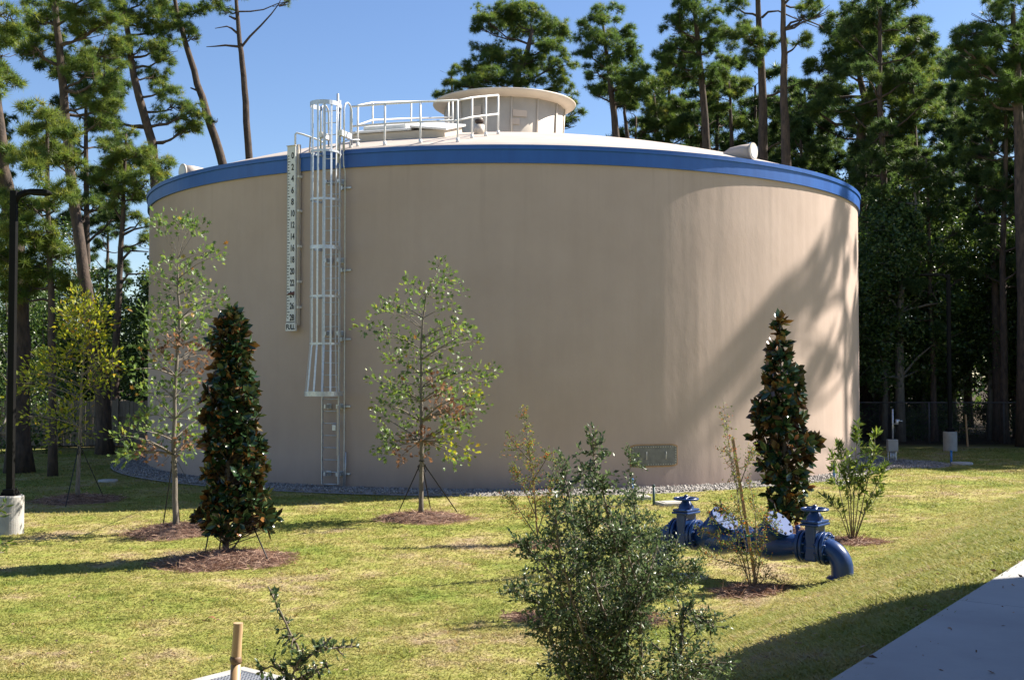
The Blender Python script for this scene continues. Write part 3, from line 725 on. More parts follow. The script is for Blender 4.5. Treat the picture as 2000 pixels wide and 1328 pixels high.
def gate(q):
    w = MB(); w.cyl(Q(q - .13, AX), Q(q + .13, AX), .165, 28); w.box(Q(q, AX + .16), (.17, .34, .36), U, VN); w.box(Q(q, AX - .08), (.18, .35, .22), U, VN)
    bevel(vp(w, "valve_body"), .03, 3)
    w = MB(); w.box(Q(q, AX + .335), (.29, .40, .035), U, VN); w.box(Q(q, AX + .375), (.27, .38, .035), U, VN); bevel(vp(w, "bonnet_flange"), .012)
    w = MB(); z = AX + .39; vs = [(.125, z), (.115, z + .05), (.075, z + .10), (.06, z + .13), (.05, z + .135), (.045, z + .18)]
    w.lathe(vs + [(.001, z + .18)], (PB + U * q).xy, 24); vp(w, "bonnet")
    w = MB(); w.lathe([(.038, z + .13), (.075, z + .135), (.075, z + .155), (.038, z + .16)], (PB + U * q).xy, 20); w.box(Q(q, z + .145, .0), (.06, .22, .03), U, VN); vp(w, "gland")
    w = MB(); w.cyl(Q(q, z + .1), Q(q, AX + .61), .02, 12); w.cyl(Q(q, AX + .575), Q(q, AX + .60), .035, 8); vp(w, "stem")
    hz = AX + .545; w = MB(); rw = .182; c = Q(q, hz)
    pts = [c + U * (rw * math.cos(a)) + VN * (rw * math.sin(a)) for a in np.linspace(0, 2 * PI, 37)]
    w.tube(pts, .019, 10, False)
    for k in range(5):
        a = 2 * PI * k / 5 + .4; w.tube([c + Vector((0, 0, .01)), c + (U * math.cos(a) + VN * math.sin(a)) * rw * .5 + Vector((0, 0, .018)), c + (U * math.cos(a) + VN * math.sin(a)) * rw], [.022, .016, .013], 8)
    w.cyl(c - Vector((0, 0, .03)), c + Vector((0, 0, .03)), .04, 12); vp(w, "handwheel")
gate(.41); gate(2.565)
def check(q0, q1):               # q0 right flange, q1 left flange: body sags under the line, a slanted neck with a bolted lid leans to the right
    qm = (q0 + q1) / 2
    w = MB(); prof = [(q0, AX, .155), (q0 + .08, AX - .005, .165), (q0 + .25, AX - .03, .20), (qm, AX - .05, .215), (q1 - .25, AX - .03, .20), (q1 - .08, AX, .17), (q1, AX, .155)]
    w.tube([Q(a, b) for a, b, c in prof], [c for a, b, c in prof], 28); vp(w, "check_body")
    nd = (-U * .60 + Vector((0, 0, .80))).normalized(); a0 = Q(qm + .24, AX - .07, .02); f0 = Q(qm - .10, AX + .28, -.045)
    nd = (f0 - a0).normalized()
    w = MB(); w.tube([a0, a0.lerp(f0, .5), f0 - nd * .03], [.215, .21, .205], 28); vp(w, "neck")
    for off, rr in ((-.035, .232), (.02, .230)):
        w = MB(); w.cyl(f0 + nd * (off - .022), f0 + nd * (off + .022), rr, 36); lid = bevel(vp(w, "neck_flange" if off < 0 else "lid", M['lid']), .006)
    s1 = nd.orthogonal().normalized(); s2 = nd.cross(s1)
    for k in range(8):
        a = 2 * PI * (k + .5) / 8; c = f0 + nd * .04 + (s1 * math.cos(a) + s2 * math.sin(a)) * .195
        w = MB(); w.cyl(c - nd * .11, c + nd * .018, .020, 6); b_ = w.build("bolt", M['black'], lid)
    hi = (Vector((0, 0, 1)) - nd * nd.z).normalized()
    w = MB(); c = f0 + nd * .06 + hi * .14; w.tube([c - hi * .05 - nd * .02, c, c + nd * .05 + hi * .05, c + nd * .10 + hi * .13], [.028, .03, .022, .010], 8); vp(w, "lift_lug", M['black'])
    w = MB(); w.cyl(Q(qm - .30, AX + .1, .15), Q(qm - .30, AX + .23, .17), .022, 10); w.cyl(Q(qm - .30, AX + .21, .17), Q(qm - .30, AX + .26, .17), .038, 6); w.box(Q(qm - .30, AX + .265, .20), (.02, .10, .012), U, VN); vp(w, "test_cock")
check(.61, 1.52); check(1.58, 2.36)
for q in (.0, 3.02):
    w = MB(); w.lathe([(.155, float(hgt(Q(q, 0).x, Q(q, 0).y)) - .03), (.23, float(hgt(Q(q, 0).x, Q(q, 0).y)) + .0), (.20, float(hgt(Q(q, 0).x, Q(q, 0).y)) + .025), (.15, float(hgt(Q(q, 0).x, Q(q, 0).y)) + .03)], Q(q, 0).xy, 28); vp(w, "pipe_collar")

# ================================================================== LAMPS
def lamp(label, px, pyb, ytop, zref, armdir, armlen, Y=None):
    g_ = ground(px, pyb) if Y is None else onground(W(px, 700, Y).x, Y)
    t = thing("street_lamp", label, "lamp post", g_, "dark area lamps on concrete bases"); z0 = g_.z; zt_ = W(px, ytop, g_.y).z
    P_ = lambda x, y, z: Vector((g_.x + x, g_.y + y, z))
    w = MB(); w.lathe([(.25, z0 - .2), (.25, z0 + .70), (.235, z0 + .725), (.001, z0 + .725)], g_.xy, 36, smooth=False); at(w.build("concrete_base", M['concrete'], t), g_)
    w = MB(); w.box(P_(0, 0, z0 + .74), (.30, .30, .03)); w.box(P_(0, 0, z0 + .80), (.22, .22, .10)); bevel(at(w.build("base_cover", M['black'], t), g_), .02)
    for i in (-1, 1):
        for j in (-1, 1):
            w = MB(); w.cyl(P_(.115 * i, .115 * j, z0 + .74), P_(.115 * i, .115 * j, z0 + .80), .015, 6); at(w.build("anchor_bolt", M['black'], t), g_)
    w = MB(); w.box(P_(0, 0, (z0 + .76 + zt_) / 2), (.125, .125, zt_ - z0 - .76)); bevel(at(w.build("pole", M['black'], t), g_), .012)
    a = Vector(armdir).normalized(); nn = Vector((-a.y, a.x, 0))
    w = MB(); w.tube([P_(0, 0, zt_ - .26), P_(0, 0, zt_ - .1) + a * .06, P_(0, 0, zt_ - .02) + a * .20, P_(0, 0, zt_ - .02) + a * .34], [.06, .065, .06, .05], 10); at(w.build("arm", M['black'], t), g_)
    w = MB(); prof = [(.22, .07, .035), (.32, .12, .05), (.55, .16, .05), (armlen, .15, .035), (armlen + .05, .10, .02)]; vs = []; fs = []
    for s_, hw_, th in prof:
        for i, k in ((-1, -1), (1, -1), (1, 1), (-1, 1)): vs.append(P_(0, 0, zt_ - .01) + a * s_ + nn * (hw_ * i) + Vector((0, 0, th * k - .012 * s_)))
    for i in range(len(prof) - 1):
        for k in range(4): fs.append((i * 4 + k, i * 4 + (k + 1) % 4, i * 4 + 4 + (k + 1) % 4, i * 4 + 4 + k))
    fs += [(3, 2, 1, 0), tuple(len(vs) - 4 + k for k in range(4))]
    w.add(vs, fs); bevel(at(w.build("lamp_head", M['black'], t), g_), .01)
    return t
lamp("dark lamp post on a pale concrete base at the left edge of the lawn", 19, 1042, 373, None, (.97, .2, 0), .62)
lamp("dark lamp post in the shade before the chain-link fence", 1856, 881, 536, None, (-1, 0, 0), 1.0)

# ================================================================== FENCES, MARKERS, COVERS
ft = thing("wooden_fence", "beige vertical board fence in the shade behind the left trees", "fence", (-16, 46, 0)); fb = (-16, 46, 0)
bm_ = None
x = -26.0; k = 0
board_mb = MB(); board_mb.box((0, 0, .9), (.135, .02, 1.8))
bme = bpy.data.meshes.new("board"); bme.from_pydata(board_mb.v, [], board_mb.f); bme.materials.append(M['wood'])
while x < -8.2:
    o = link("board", bme, ft); o.matrix_parent_inverse = Matrix.Translation(-Vector(fb))
    o.location = (x, 46 + random.uniform(-.006, .006), random.uniform(-.03, .02)); o.rotation_euler = (0, random.uniform(-.006, .006), 0); x += .148
for z in (.5, 1.2):
    w = MB(); w.box((-17, 45.945, z), (18, .05, .09)); at(w.build("rail", M['wood'], ft), fb)
for x in np.arange(-25.5, -8, 2.4):
    w = MB(); w.box((x, 45.93, .95), (.1, .1, 1.9)); at(w.build("post", M['wood'], ft), fb)
ct = thing("chain_link_fence", "grey chain-link fence along the dark wood right of the tank", "fence", (22, 47.3, 0)); cb = (22, 47.3, 0)
xp = [13.2, 17.3, 20.4, 23.6, 26.8, 30.0, 33.2]
for x in xp:
    w = MB(); w.cyl((x, 47.3, -.1), (x, 47.3, 1.72), .035, 10); at(w.build("post", M['mesh'], ct), cb)
w = MB(); w.cyl((13, 47.3, 1.69), (33.5, 47.3, 1.69), .026, 8); at(w.build("top_rail", M['mesh'], ct), cb)
w = MB(); zlo, zhi = .03, 1.66
for s in (-1, 1):
    for x in np.arange(11.5, 35, .085):
        a, b_ = Vector((x, 47.26, zlo)), Vector((x + s * (zhi - zlo), 47.26 + .012 * s, zhi))
        if min(a.x, b_.x) < 13.2 or max(a.x, b_.x) > 33.2: continue
        n_ = Vector((1, 0, -s)).normalized() * .0016
        w.add([a - n_, a + n_, b_ + n_, b_ - n_], [(0, 1, 2, 3)])
at(w.build("wire_mesh", M['mesh'], ct, kind="stuff"), cb)

mt_ = thing("meter_cabinet", "pale steel box on legs with a mast and small sensor beside the tank", "utility box", (12.5, 37.4, 0)); mb0 = (12.5, 37.4, 0)
mz = lambda py: W(1742, py, 37.4).z
mX = W(1742, 800, 37.4).x
w = MB(); w.box((mX, 37.4, (mz(858) + mz(881)) / 2), (.33, .2, mz(858) - mz(881))); bevel(at(w.build("cabinet", M['concrete'], mt_), mb0), .012)
for i in (-.13, .13):
    w = MB(); w.box((mX + i, 37.42, mz(890)), (.04, .04, mz(858) + .05)); at(w.build("leg", M['galv'], mt_), mb0)
for i in (-.075, -.03, .02, .07):
    w = MB(); w.cyl((mX + i, 37.36, -.05), (mX + i, 37.36, mz(880)), .017, 8); at(w.build("conduit", M['galv'], mt_), mb0)
w = MB(); w.cyl((mX + .03, 37.42, mz(860)), (mX + .03, 37.42, mz(799)), .027, 10); at(w.build("mast", M['galv'], mt_), mb0)
w = MB(); w.tube([(mX + .03, 37.4, mz(828)), (mX + .15, 37.38, mz(826.5)), (mX + .17, 37.38, mz(820)), (mX + .25, 37.38, mz(820))], .013, 8); at(w.build("arm", M['galv'], mt_), mb0)
w = MB(); w.cyl((mX + .155, 37.38, mz(829)), (mX + .155, 37.38, mz(819)), .045, 12); w.cyl((mX + .17, 37.38, mz(822)), (mX + .33, 37.36, mz(822)), .012, 8); at(w.build("sensor", M['galv'], mt_), mb0)
w = MB(); w.tube([(mX + .15, 37.37, mz(829)), (mX + .13, 37.36, mz(842)), (mX + .05, 37.38, mz(858))], .008, 6); at(w.build("cable", M['black'], mt_), mb0)

def marker(label, px, pyb, pyt, mat, rad, lean=0):
    g_ = ground(px, pyb); zt_ = W(px, pyt, g_.y).z; t = thing("marker_post", label, "marker post", g_, "utility marker posts in the lawn")
    w = MB(); w.cyl(g_ - Vector((0, 0, .1)), Vector((g_.x + lean, g_.y, zt_ - .05)), rad, 10); at(w.build("post", M[mat], t), g_)
    w = MB(); w.tube([(g_.x + lean, g_.y, zt_ - .05), (g_.x + lean, g_.y, zt_ - .01), (g_.x + lean, g_.y, zt_)], [rad * 1.12, rad * 1.12, rad * .6], 10); at(w.build("cap", M[mat], t), g_)
marker("blue marker post by the gravel left of the lance-leaved shrub", 1629, 936, 904, 'bluepost', .032)
marker("blue marker post before the shaded lamp base", 1858, 906, 879, 'bluepost', .035)
marker("blue marker post at the gravel edge under the manway cover", 1235, 958, 934, 'bluepost', .03)
marker("dark green marker post in the lawn right of the big shrub", 1277, 987, 946, 'greenpost', .030)
def cover(label, px, py, sx, sy, rot=0, rnd_=False, th=.05, mat='cover'):
    g_ = ground(px, py); t = thing("pit_cover", label, "pit cover", g_, "utility covers set in the lawn"); ca, sa = math.cos(rot), math.sin(rot)
    w = MB()
    if rnd_: w.lathe([(sx, g_.z - .03), (sx, g_.z + th), (sx - .015, g_.z + th + .01), (.001, g_.z + th + .018)], g_.xy, 28)
    else: w.box(g_ + Vector((0, 0, .01)), (sx, sy, th * 2), (ca, sa, 0), (-sa, ca, 0))
    o = at(w.build("frame", M[mat], t), g_)
    if not rnd_:
        bevel(o, .01); w = MB(); w.box(g_ + Vector((0, 0, .012 + th)), (sx * .72, sy * .72, .02), (ca, sa, 0), (-sa, ca, 0)); at(w.build("lid", M[mat], t), g_)
cover("pale concrete pit cover beside the dark green marker post", 1312, 986, .62, .5, .3, th=.06)
cover("pale concrete pit cover left of the dark green marker post", 1248, 974, .5, .45, .1, th=.06)
cover("pale round pit cover beside the blue post in the far shade", 1879, 907, .33, .3, 0, True, .06)
cover("round grey pit cover in the shade left of the tank", 211, 941, .26, .3, 0, True, .05)
cover("pale concrete pit cover behind the lance-leaved shrub", 1650, 945, .55, .45, .2, th=.05)
cover("grey pit cover under the pipe assembly", 1345, 1128, .45, .4, .3, th=.03, mat='concrete')

def stake(label, pb, pt, rad, mat, Yb=None, name="wooden_stake", cat="stake", square=True, dy=0., grp=None):
    g_ = ground(*pb) if Yb is None else W(pb[0], pb[1], Yb); tp = W(pt[0], pt[1], g_.y + dy)
    t = thing(name, label, cat, g_, grp); d = (tp - g_).normalized(); a = g_ - d * .15
    if square:
        x_ = d.cross(Vector((0, 1, 0))).normalized(); w = MB(); w.box((a + tp) / 2, (rad * 2, rad * 2, (tp - a).length), x_, d.cross(x_), d)
        bevel(at(w.build("shaft", M[mat], t), g_), .003)
    return t, g_, tp, d
stake("leaning raw pine stake tied to the orange-tinged yaupon", (1478, 1150), (1431, 857), .021, 'stake', grp="plant stakes", dy=.25)
stake("raw pine stake standing in the reddish yaupon before the tank", (1049, 1040), (1040, 905), .016, 'stake', grp="plant stakes")
stake("thin pale stake leaning before the chain-link fence", (1890, 872), (1886, 809), .03, 'stake', grp="plant stakes")
# bamboo cane in front
bt_, bg_, btop, bd = stake("cut bamboo cane standing at the bottom of the picture", (456, 1420), (465.5, 1216), .0135, 'bamboo', 3.25, "bamboo_cane", "cane", False)
bg_.z = bg_.z
n1 = W(461, 1287, 3.25); lo = bg_ - bd * .55
w = MB(); w.tube([lo, lo.lerp(n1, .5), n1 - bd * .012], [.0150, .0143, .0140], 20); at(w.build("lower_joint", M['bamboo'], bt_), bg_)
w = MB(); w.tube([n1 - bd * .012, n1 - bd * .005, n1 + bd * .002, n1 + bd * .009], [.0142, .0168, .0160, .0142], 20); at(w.build("node_ring", M['bamboo_dark'], bt_), bg_)
w = MB(); w.tube([n1 + bd * .009, n1.lerp(btop, .5), btop], [.0142, .0134, .0136], 20, False)
w.tube([btop, btop - bd * .03], [.0098, .0098], 14); vs_ = []
at(w.build("upper_joint", M['bamboo'], bt_), bg_)
w = MB(); s1 = bd.orthogonal().normalized(); s2 = bd.cross(s1)
w.add([btop + (s1 * math.cos(a) + s2 * math.sin(a)) * r for r in (.0136, .0098) for a in np.linspace(0, 2 * PI, 21)[:-1]], [(k, (k + 1) % 20, 20 + (k + 1) % 20, 20 + k) for k in range(20)]); at(w.build("cut_rim", M['bamboo'], bt_), bg_)
# drain inlet with grate at the bottom edge
p0 = ground(476, 1316); pl = ground(395, 1337) - p0; pr_ = ground(560, 1335) - p0
ix = pr_.copy(); ix.z = 0; ix.normalize(); iy = pl.copy(); iy.z = 0; iy = (iy - ix * iy.dot(ix)).normalized()
it = thing("drain_inlet", "pale concrete drain inlet with a wire grate behind the bamboo cane", "drain", p0); SZ = .84
cc = p0 + (ix + iy) * (SZ / 2); cc.z = p0.z
for (u_, v_, a_, b_) in ((.5, .07, 1, .14), (.5, .93, 1, .14), (.07, .5, .14, .72), (.93, .5, .14, .72)):
    w = MB(); w.box(p0 + ix * (u_ * SZ) + iy * (v_ * SZ) + Vector((0, 0, .0)), (a_ * SZ, b_ * SZ, .16), ix, iy); bevel(at(w.build("curb", M['concrete'], it), p0), .012)
w = MB()
for k in range(15):
    f_ = .15 + .7 * k / 14; w.box(p0 + ix * (f_ * SZ) + iy * (.5 * SZ) + Vector((0, 0, .055)), (.012, .74 * SZ, .03), ix, iy); w.box(p0 + ix * (.5 * SZ) + iy * (f_ * SZ) + Vector((0, 0, .062)), (.74 * SZ, .008, .02), ix, iy)
at(w.build("grate", M['galv'], it), p0)
w = MB(); w.box(cc + Vector((0, 0, -.03)), (.74 * SZ, .74 * SZ, .02), ix, iy); at(w.build("dark_pit_sheet", M['ink'], it), p0)  # black sheet standing in for the darkness under the grate
# dark timber at the right bottom corner of the walk
tp0 = Vector((0, 0, 1.16)); c_ = W(1995, 1345, 5.55); tt = thing("timber_block", "dark weathered timber lying on the concrete walk at the bottom corner", "timber", (c_.x, c_.y, 1.16))
w = MB(); w.box((c_.x + .22, c_.y - .1, 1.165 + .06), (.70, .30, .12), (1, .05, 0), (-.05, 1, 0)); bevel(at(w.build("block", M['timber'], tt), (c_.x, c_.y, 1.16)), .012)

# ================================================================== YOUNG TREES AND SHRUBS
LOB = lobed_tpl(); OV = oval_tpl(.21, .12); LF = leaf_tpl(.24, .3, .12); LN = leaf_tpl(.13, .3, .1); FARLEAF = leaf_tpl(.34, .3, .15)
def mulch(px, py, rx, ry, hh_, label, seedn=900):
    seedn = int(seedn * 2.2)
    g_ = ground(px, py); t = thing("mulch_mound", label, "mulch mound", g_, "pine straw mounds round the young plants")
    w = MB(); vs = []; fs = []; nr, na = 7, 34
    prof = lambda q, a: hh_ * (1 - q * q) ** 1.2 * (1 + .18 * math.sin(3 * a + px) + .1 * math.sin(7 * a))
    def edge(a): return 1 + .10 * math.sin(2 * a + px) + .07 * math.sin(5 * a + py)
    for i in range(nr + 1):
        for k in range(na):
            a = 2 * PI * k / na; q = i / nr; x, y = g_.x + rx * q * edge(a) * math.cos(a), g_.y + ry * q * edge(a) * math.sin(a)
            vs.append((x, y, float(hgt(x, y)) + prof(q, a) - .02 * q))
    for i in range(nr):
        for k in range(na): fs.append((i * na + k, (i + 1) * na + k, (i + 1) * na + (k + 1) % na, i * na + (k + 1) % na))
    w.add(vs, fs, True); at(w.build("mound", M['mound'], t), g_)
    a = rng.uniform(0, 6.283, seedn); q = np.sqrt(rng.random(seedn)) * 1.08
    ed = 1 + .10 * np.sin(2 * a + px) + .07 * np.sin(5 * a + py)
    x, y = g_.x + rx * q * ed * np.cos(a), g_.y + ry * q * ed * np.sin(a)
    z = hgt(x, y) + hh_ * np.clip(1 - q * q, 0, 1) ** 1.2 + .012
    d = np.stack([rng.normal(size=seedn), rng.normal(size=seedn), rng.normal(size=seedn) * .28], 1)
    tv = [(-.012, 0, -.5), (.012, 0, -.5), (.012, .05, .1), (-.012, .05, .1), (0, .02, .55)]; tf = [(0, 1, 2), (0, 2, 3), (3, 2, 4)]
    o = scatter("straw", tv, tf, np.stack([x, y, z], 1), basis(d, rng.random(seedn) * 6), rng.uniform(.12, .34, seedn), M['straw'], t, kind="stuff"); at(o, g_)
    return g_
def sapling(label, cat, trunk_px, Y, rad, tips, leaf, mat, size, nper, spread, group, mats2=None, bark='greybark', name="young_tree", tpl=None, dyr=1.0, droop=.1, upw=.15):
    """tips: (px, py, kind)"""
    tp = [W(x, y, Y) for x, y in trunk_px]; tp[0].z = float(hgt(tp[0].x, tp[0].y)) - .05
    base = tp[0].copy(); t = thing(name, label, cat, base, group)
    L_ = len(tp); w = MB(); fine = []
    for i in range(L_ - 1):
        for k in range(3): fine.append(tp[i].lerp(tp[i + 1], k / 3) + Vector((random.uniform(-1, 1), random.uniform(-1, 1), 0)) * rad * .25)
    fine.append(tp[-1]); n = len(fine); rr = [max(.006, rad * (1 - .86 * (i / (n - 1)) ** .8)) for i in range(n)]; rr[0] *= 1.25
    w.tube(fine, rr, 10); at(w.build("trunk", M[bark], t), base)
    w = MB(); groups = {}; zs = sorted(W(q[0], q[1], Y).z for q in tips); zlow = zs[len(zs) // 12] - .05
    for tip in tips:
        kind = tip[2] if len(tip) > 2 else 0
        e = W(tip[0], tip[1], Y); ax = min(range(n), key=lambda i: abs(fine[i].z - e.z)); dx = abs(e.x - fine[ax].x)
        e = W(tip[0], tip[1], Y + random.uniform(-1, 1) * (dyr * (.25 + .8 * dx)))
        h = math.hypot(e.x - fine[ax].x, e.y - fine[ax].y)
        i0 = min(range(1, n), key=lambda i: abs(fine[i].z - max(e.z - .30 * h - .05, zlow))); p0_ = fine[i0]
        l = (e - p0_).length; mid = p0_.lerp(e, .5) + Vector((random.uniform(-.06, .06) * l, random.uniform(-.06, .06) * l, .06 * l))
        r0 = min(rr[i0] * .55, .006 + .012 * l); br = [p0_, p0_.lerp(mid, .5) + Vector((0, 0, .01)), mid, mid.lerp(e, .5) + Vector((0, 0, .02 * l)), e]
        w.tube(br, [r0, r0 * .85, r0 * .65, r0 * .5, .003], 5, False)
        P, D = groups.setdefault(kind, ([], []))
        for q in range(nper):
            f_ = 1 - abs(random.gauss(0, .11)) if random.random() < .9 else random.uniform(.35, 1)
            c = mid.lerp(e, max(0, min(1, f_))) if f_ > .3 else mid
            off = Vector(rng.normal(size=3)) * spread * .5
            P.append(c + off); dd = (off.normalized() * .8 + (e - p0_).normalized() * .5 + Vector((0, 0, upw)) + Vector(rng.normal(size=3)) * .35); D.append(dd)
            if q % 5 == 0: w.tube([c - (e - p0_).normalized() * .05, c + off], [.003, .0015], 3, False)
    at(w.build("branches", M[bark], t), base)
    for kind, (P, D) in groups.items():
        tv, tf = tpl or leaf
        P = np.array([tuple(p) for p in P]); D = np.array([tuple(d) for d in D]); nn_ = len(P)
        at(scatter("foliage" if kind == 0 else "withered_foliage", tv, tf, P, basis(D, rng.random(nn_) * 6.28), size * rng.uniform(.6, 1.25, nn_), M[mat] if kind == 0 else M[(mats2 or {}).get(kind, mat)], t), base)
    return t, base, fine
def straps(t, base, fine, h, feet):
    hp = min(fine, key=lambda p: abs(p.z - h))
    for f_ in feet:
        f_ = Vector(f_); w = MB(); d = (f_ - hp); s_ = d.cross(Vector((0, 1, 0))).normalized() * .012
        w.box((hp + f_) / 2, (.022, .005, d.length), s_.normalized(), d.cross(s_).normalized(), d.normalized()); at(w.build("guy_strap", M['strap'], t), base)
        k_ = hp + d * .10; w = MB(); w.tube([k_ + Vector((.02, 0, .05)), k_ + Vector((-.03, 0, 0)), k_ + Vector((.01, 0, -.12)), k_ + Vector((.03, 0, -.02))], .012, 5); at(w.build("strap_knot", M['strap'], t), base)
    w = MB(); w.tube([hp + Vector((.05 * math.cos(a), .05 * math.sin(a), .01 * math.sin(2 * a))) for a in np.linspace(0, 2 * PI, 13)], .012, 5, False); at(w.build("collar_strap", M['strap'], t), base)
Z7 = lambda L_, k=0: [(690 + .4067 * x, 500 + .4067 * y, k) for x, y in L_]
gm_ = mulch(826, 1014, .98, .80, .13, "pine straw mound under the young oak before the ladder side of the tank")
tips = Z7([(410,45),(450,95),(420,130),(258,130),(335,170),(385,200),(515,160),(465,240),(180,215),(110,260),(190,258),(240,275),(35,340),(120,360),(160,390),(300,240),(400,345),(520,320),(560,370),(590,410),(480,370),(450,430),(160,470),(200,510),(250,420),(260,490),(380,480),(515,510),(430,560),(100,585),(190,600),(170,655),(250,640),(300,620),(230,690),(300,700),(500,570),(550,590),(600,550),(675,540),(650,600),(590,660),(620,715),(520,680),(570,720),(125,710),(120,765),(180,740),(290,790),(240,830),(160,860),(140,900),(150,950),(200,890),(440,770),(480,800),(510,830),(560,790),(500,970),(430,840),(390,900),(330,760),(350,560),(330,480),(340,640),(290,400),(370,420),(280,560),(210,640),(420,630),(460,600)])
tips += Z7([(395,590),(420,640),(440,690),(470,740),(400,720),(230,960),(270,890),(340,870),(350,930),(520,745)], 1) + Z7([(450,880),(470,930),(560,935),(590,670)], 2)
t, bs, fn = sapling("slender young oak with a clump of dead brown leaves before the tank", "young tree", [(823, 1013), (824, 900), (824, 785), (823, 703), (824, 642), (830, 581), (853, 533)], gm_.y, .052, tips, LOB, 'oak', .12, 26, .18, "young oaks with guy straps", {1: 'oakbrown', 2: 'yellow'})
straps(t, bs, fn, W(823, 892, gm_.y).z, [ground(777, 1003), ground(893, 1000), onground(gm_.x + .1, gm_.y + 1.0)])
gm_ = mulch(345, 1040, .95, .85, .15, "pine straw mound under the oak left of the left magnolia")
Z4 = lambda L_, k=0: [(.3012 * x, 380 + .3012 * y, k) for x, y in L_]; Z5 = lambda L_, k=0: [(.3012 * x, 760 + .3012 * y, k) for x, y in L_]
tips = Z4([(1040,170),(1060,210),(1010,200),(1160,150),(1210,200),(1250,170),(1290,190),(1220,230),(1330,380),(1390,370),(1410,400),(1080,440),(1000,500),(980,540),(1140,450),(1230,500),(1270,550),(1300,600),(1200,580),(1240,640),(1150,600),(1110,620),(1420,660),(1440,700),(1390,680),(1270,720),(1320,740),(1080,700),(1050,750),(980,760),(920,750),(1000,800),(1030,860),(1000,880),(1100,800),(1180,850),(1220,870),(1290,800),(1300,860),(1350,980),(930,930),(950,990),(1000,1060),(1060,1080),(900,1050),(880,1130),(930,1190),(1250,920),(1330,930),(1380,960),(1180,1200),(1230,1220),(1100,1220),(1050,1250),(1150,1290),(1250,1300),(980,1280),(900,1290),(1160,760),(1130,880)])
tips += Z4([(1130,960),(1100,990),(1200,960),(1250,1000),(1320,1040),(1360,1050),(1220,1120),(1040,1050),(1300,1170)], 1)
tips += Z5([(1000,60),(1060,130),(940,170),(880,220),(900,270),(1000,250),(1100,180),(1180,120),(1240,200),(1280,270),(1200,280),(1250,370),(1200,410),(780,300),(740,290),(810,420),(850,420),(790,450),(1060,290),(1330,180),(1300,100),(1150,330)]) + Z5([(1220,340),(940,360),(920,420),(1000,380),(1090,440),(1190,320)], 1)
t, bs, fn = sapling("tall thin young oak with long bare shoots left of the left magnolia", "young tree", [(342, 1035), (341, 940), (340, 860), (343, 735), (351, 651), (349, 576), (346, 530), (348, 506)], gm_.y, .062, tips, LOB, 'oak', .12, 19, .18, "young oaks with guy straps", {1: 'oakbrown'})
straps(t, bs, fn, W(342, 898, gm_.y).z, [ground(317, 1036), ground(375, 955), onground(gm_.x - .2, gm_.y + .9)])
gm_ = mulch(152, 978, .95, .8, .13, "shaded pine straw mound under the yellow-leaved tree")
ZY = lambda L_, k=0: [(.4518 * x, 300 + .4518 * y, k) for x, y in L_]
tips = ZY([(330,610),(350,640),(300,680),(400,650),(440,670),(280,690),(350,690),(400,700),(450,720),(330,740),(400,760),(420,800),(290,740),(320,800),(270,880),(220,880),(190,890),(300,850),(340,850),(380,850),(450,880),(490,890),(500,920),(430,900),(420,950),(180,940),(150,980),(110,990),(90,1000),(240,930),(280,960),(130,950),(330,1080),(310,1090),(250,1135),(280,1140),(220,1120),(120,1135),(410,1000),(360,1010),(230,1240),(360,1190),(480,960),(370,640),(360,720),(440,760),(310,710),(380,800)])
t, bs, fn = sapling("yellow-green young tree in the shade left of the tank", "young tree", [(152, 975), (153, 900), (158, 800), (160, 734), (165, 661), (167, 616)], gm_.y, .058, tips, LF, 'yellow', .125, 44, .30, "young oaks with guy straps")
straps(t, bs, fn, W(158, 868, gm_.y).z, [ground(128, 990), ground(205, 976)])

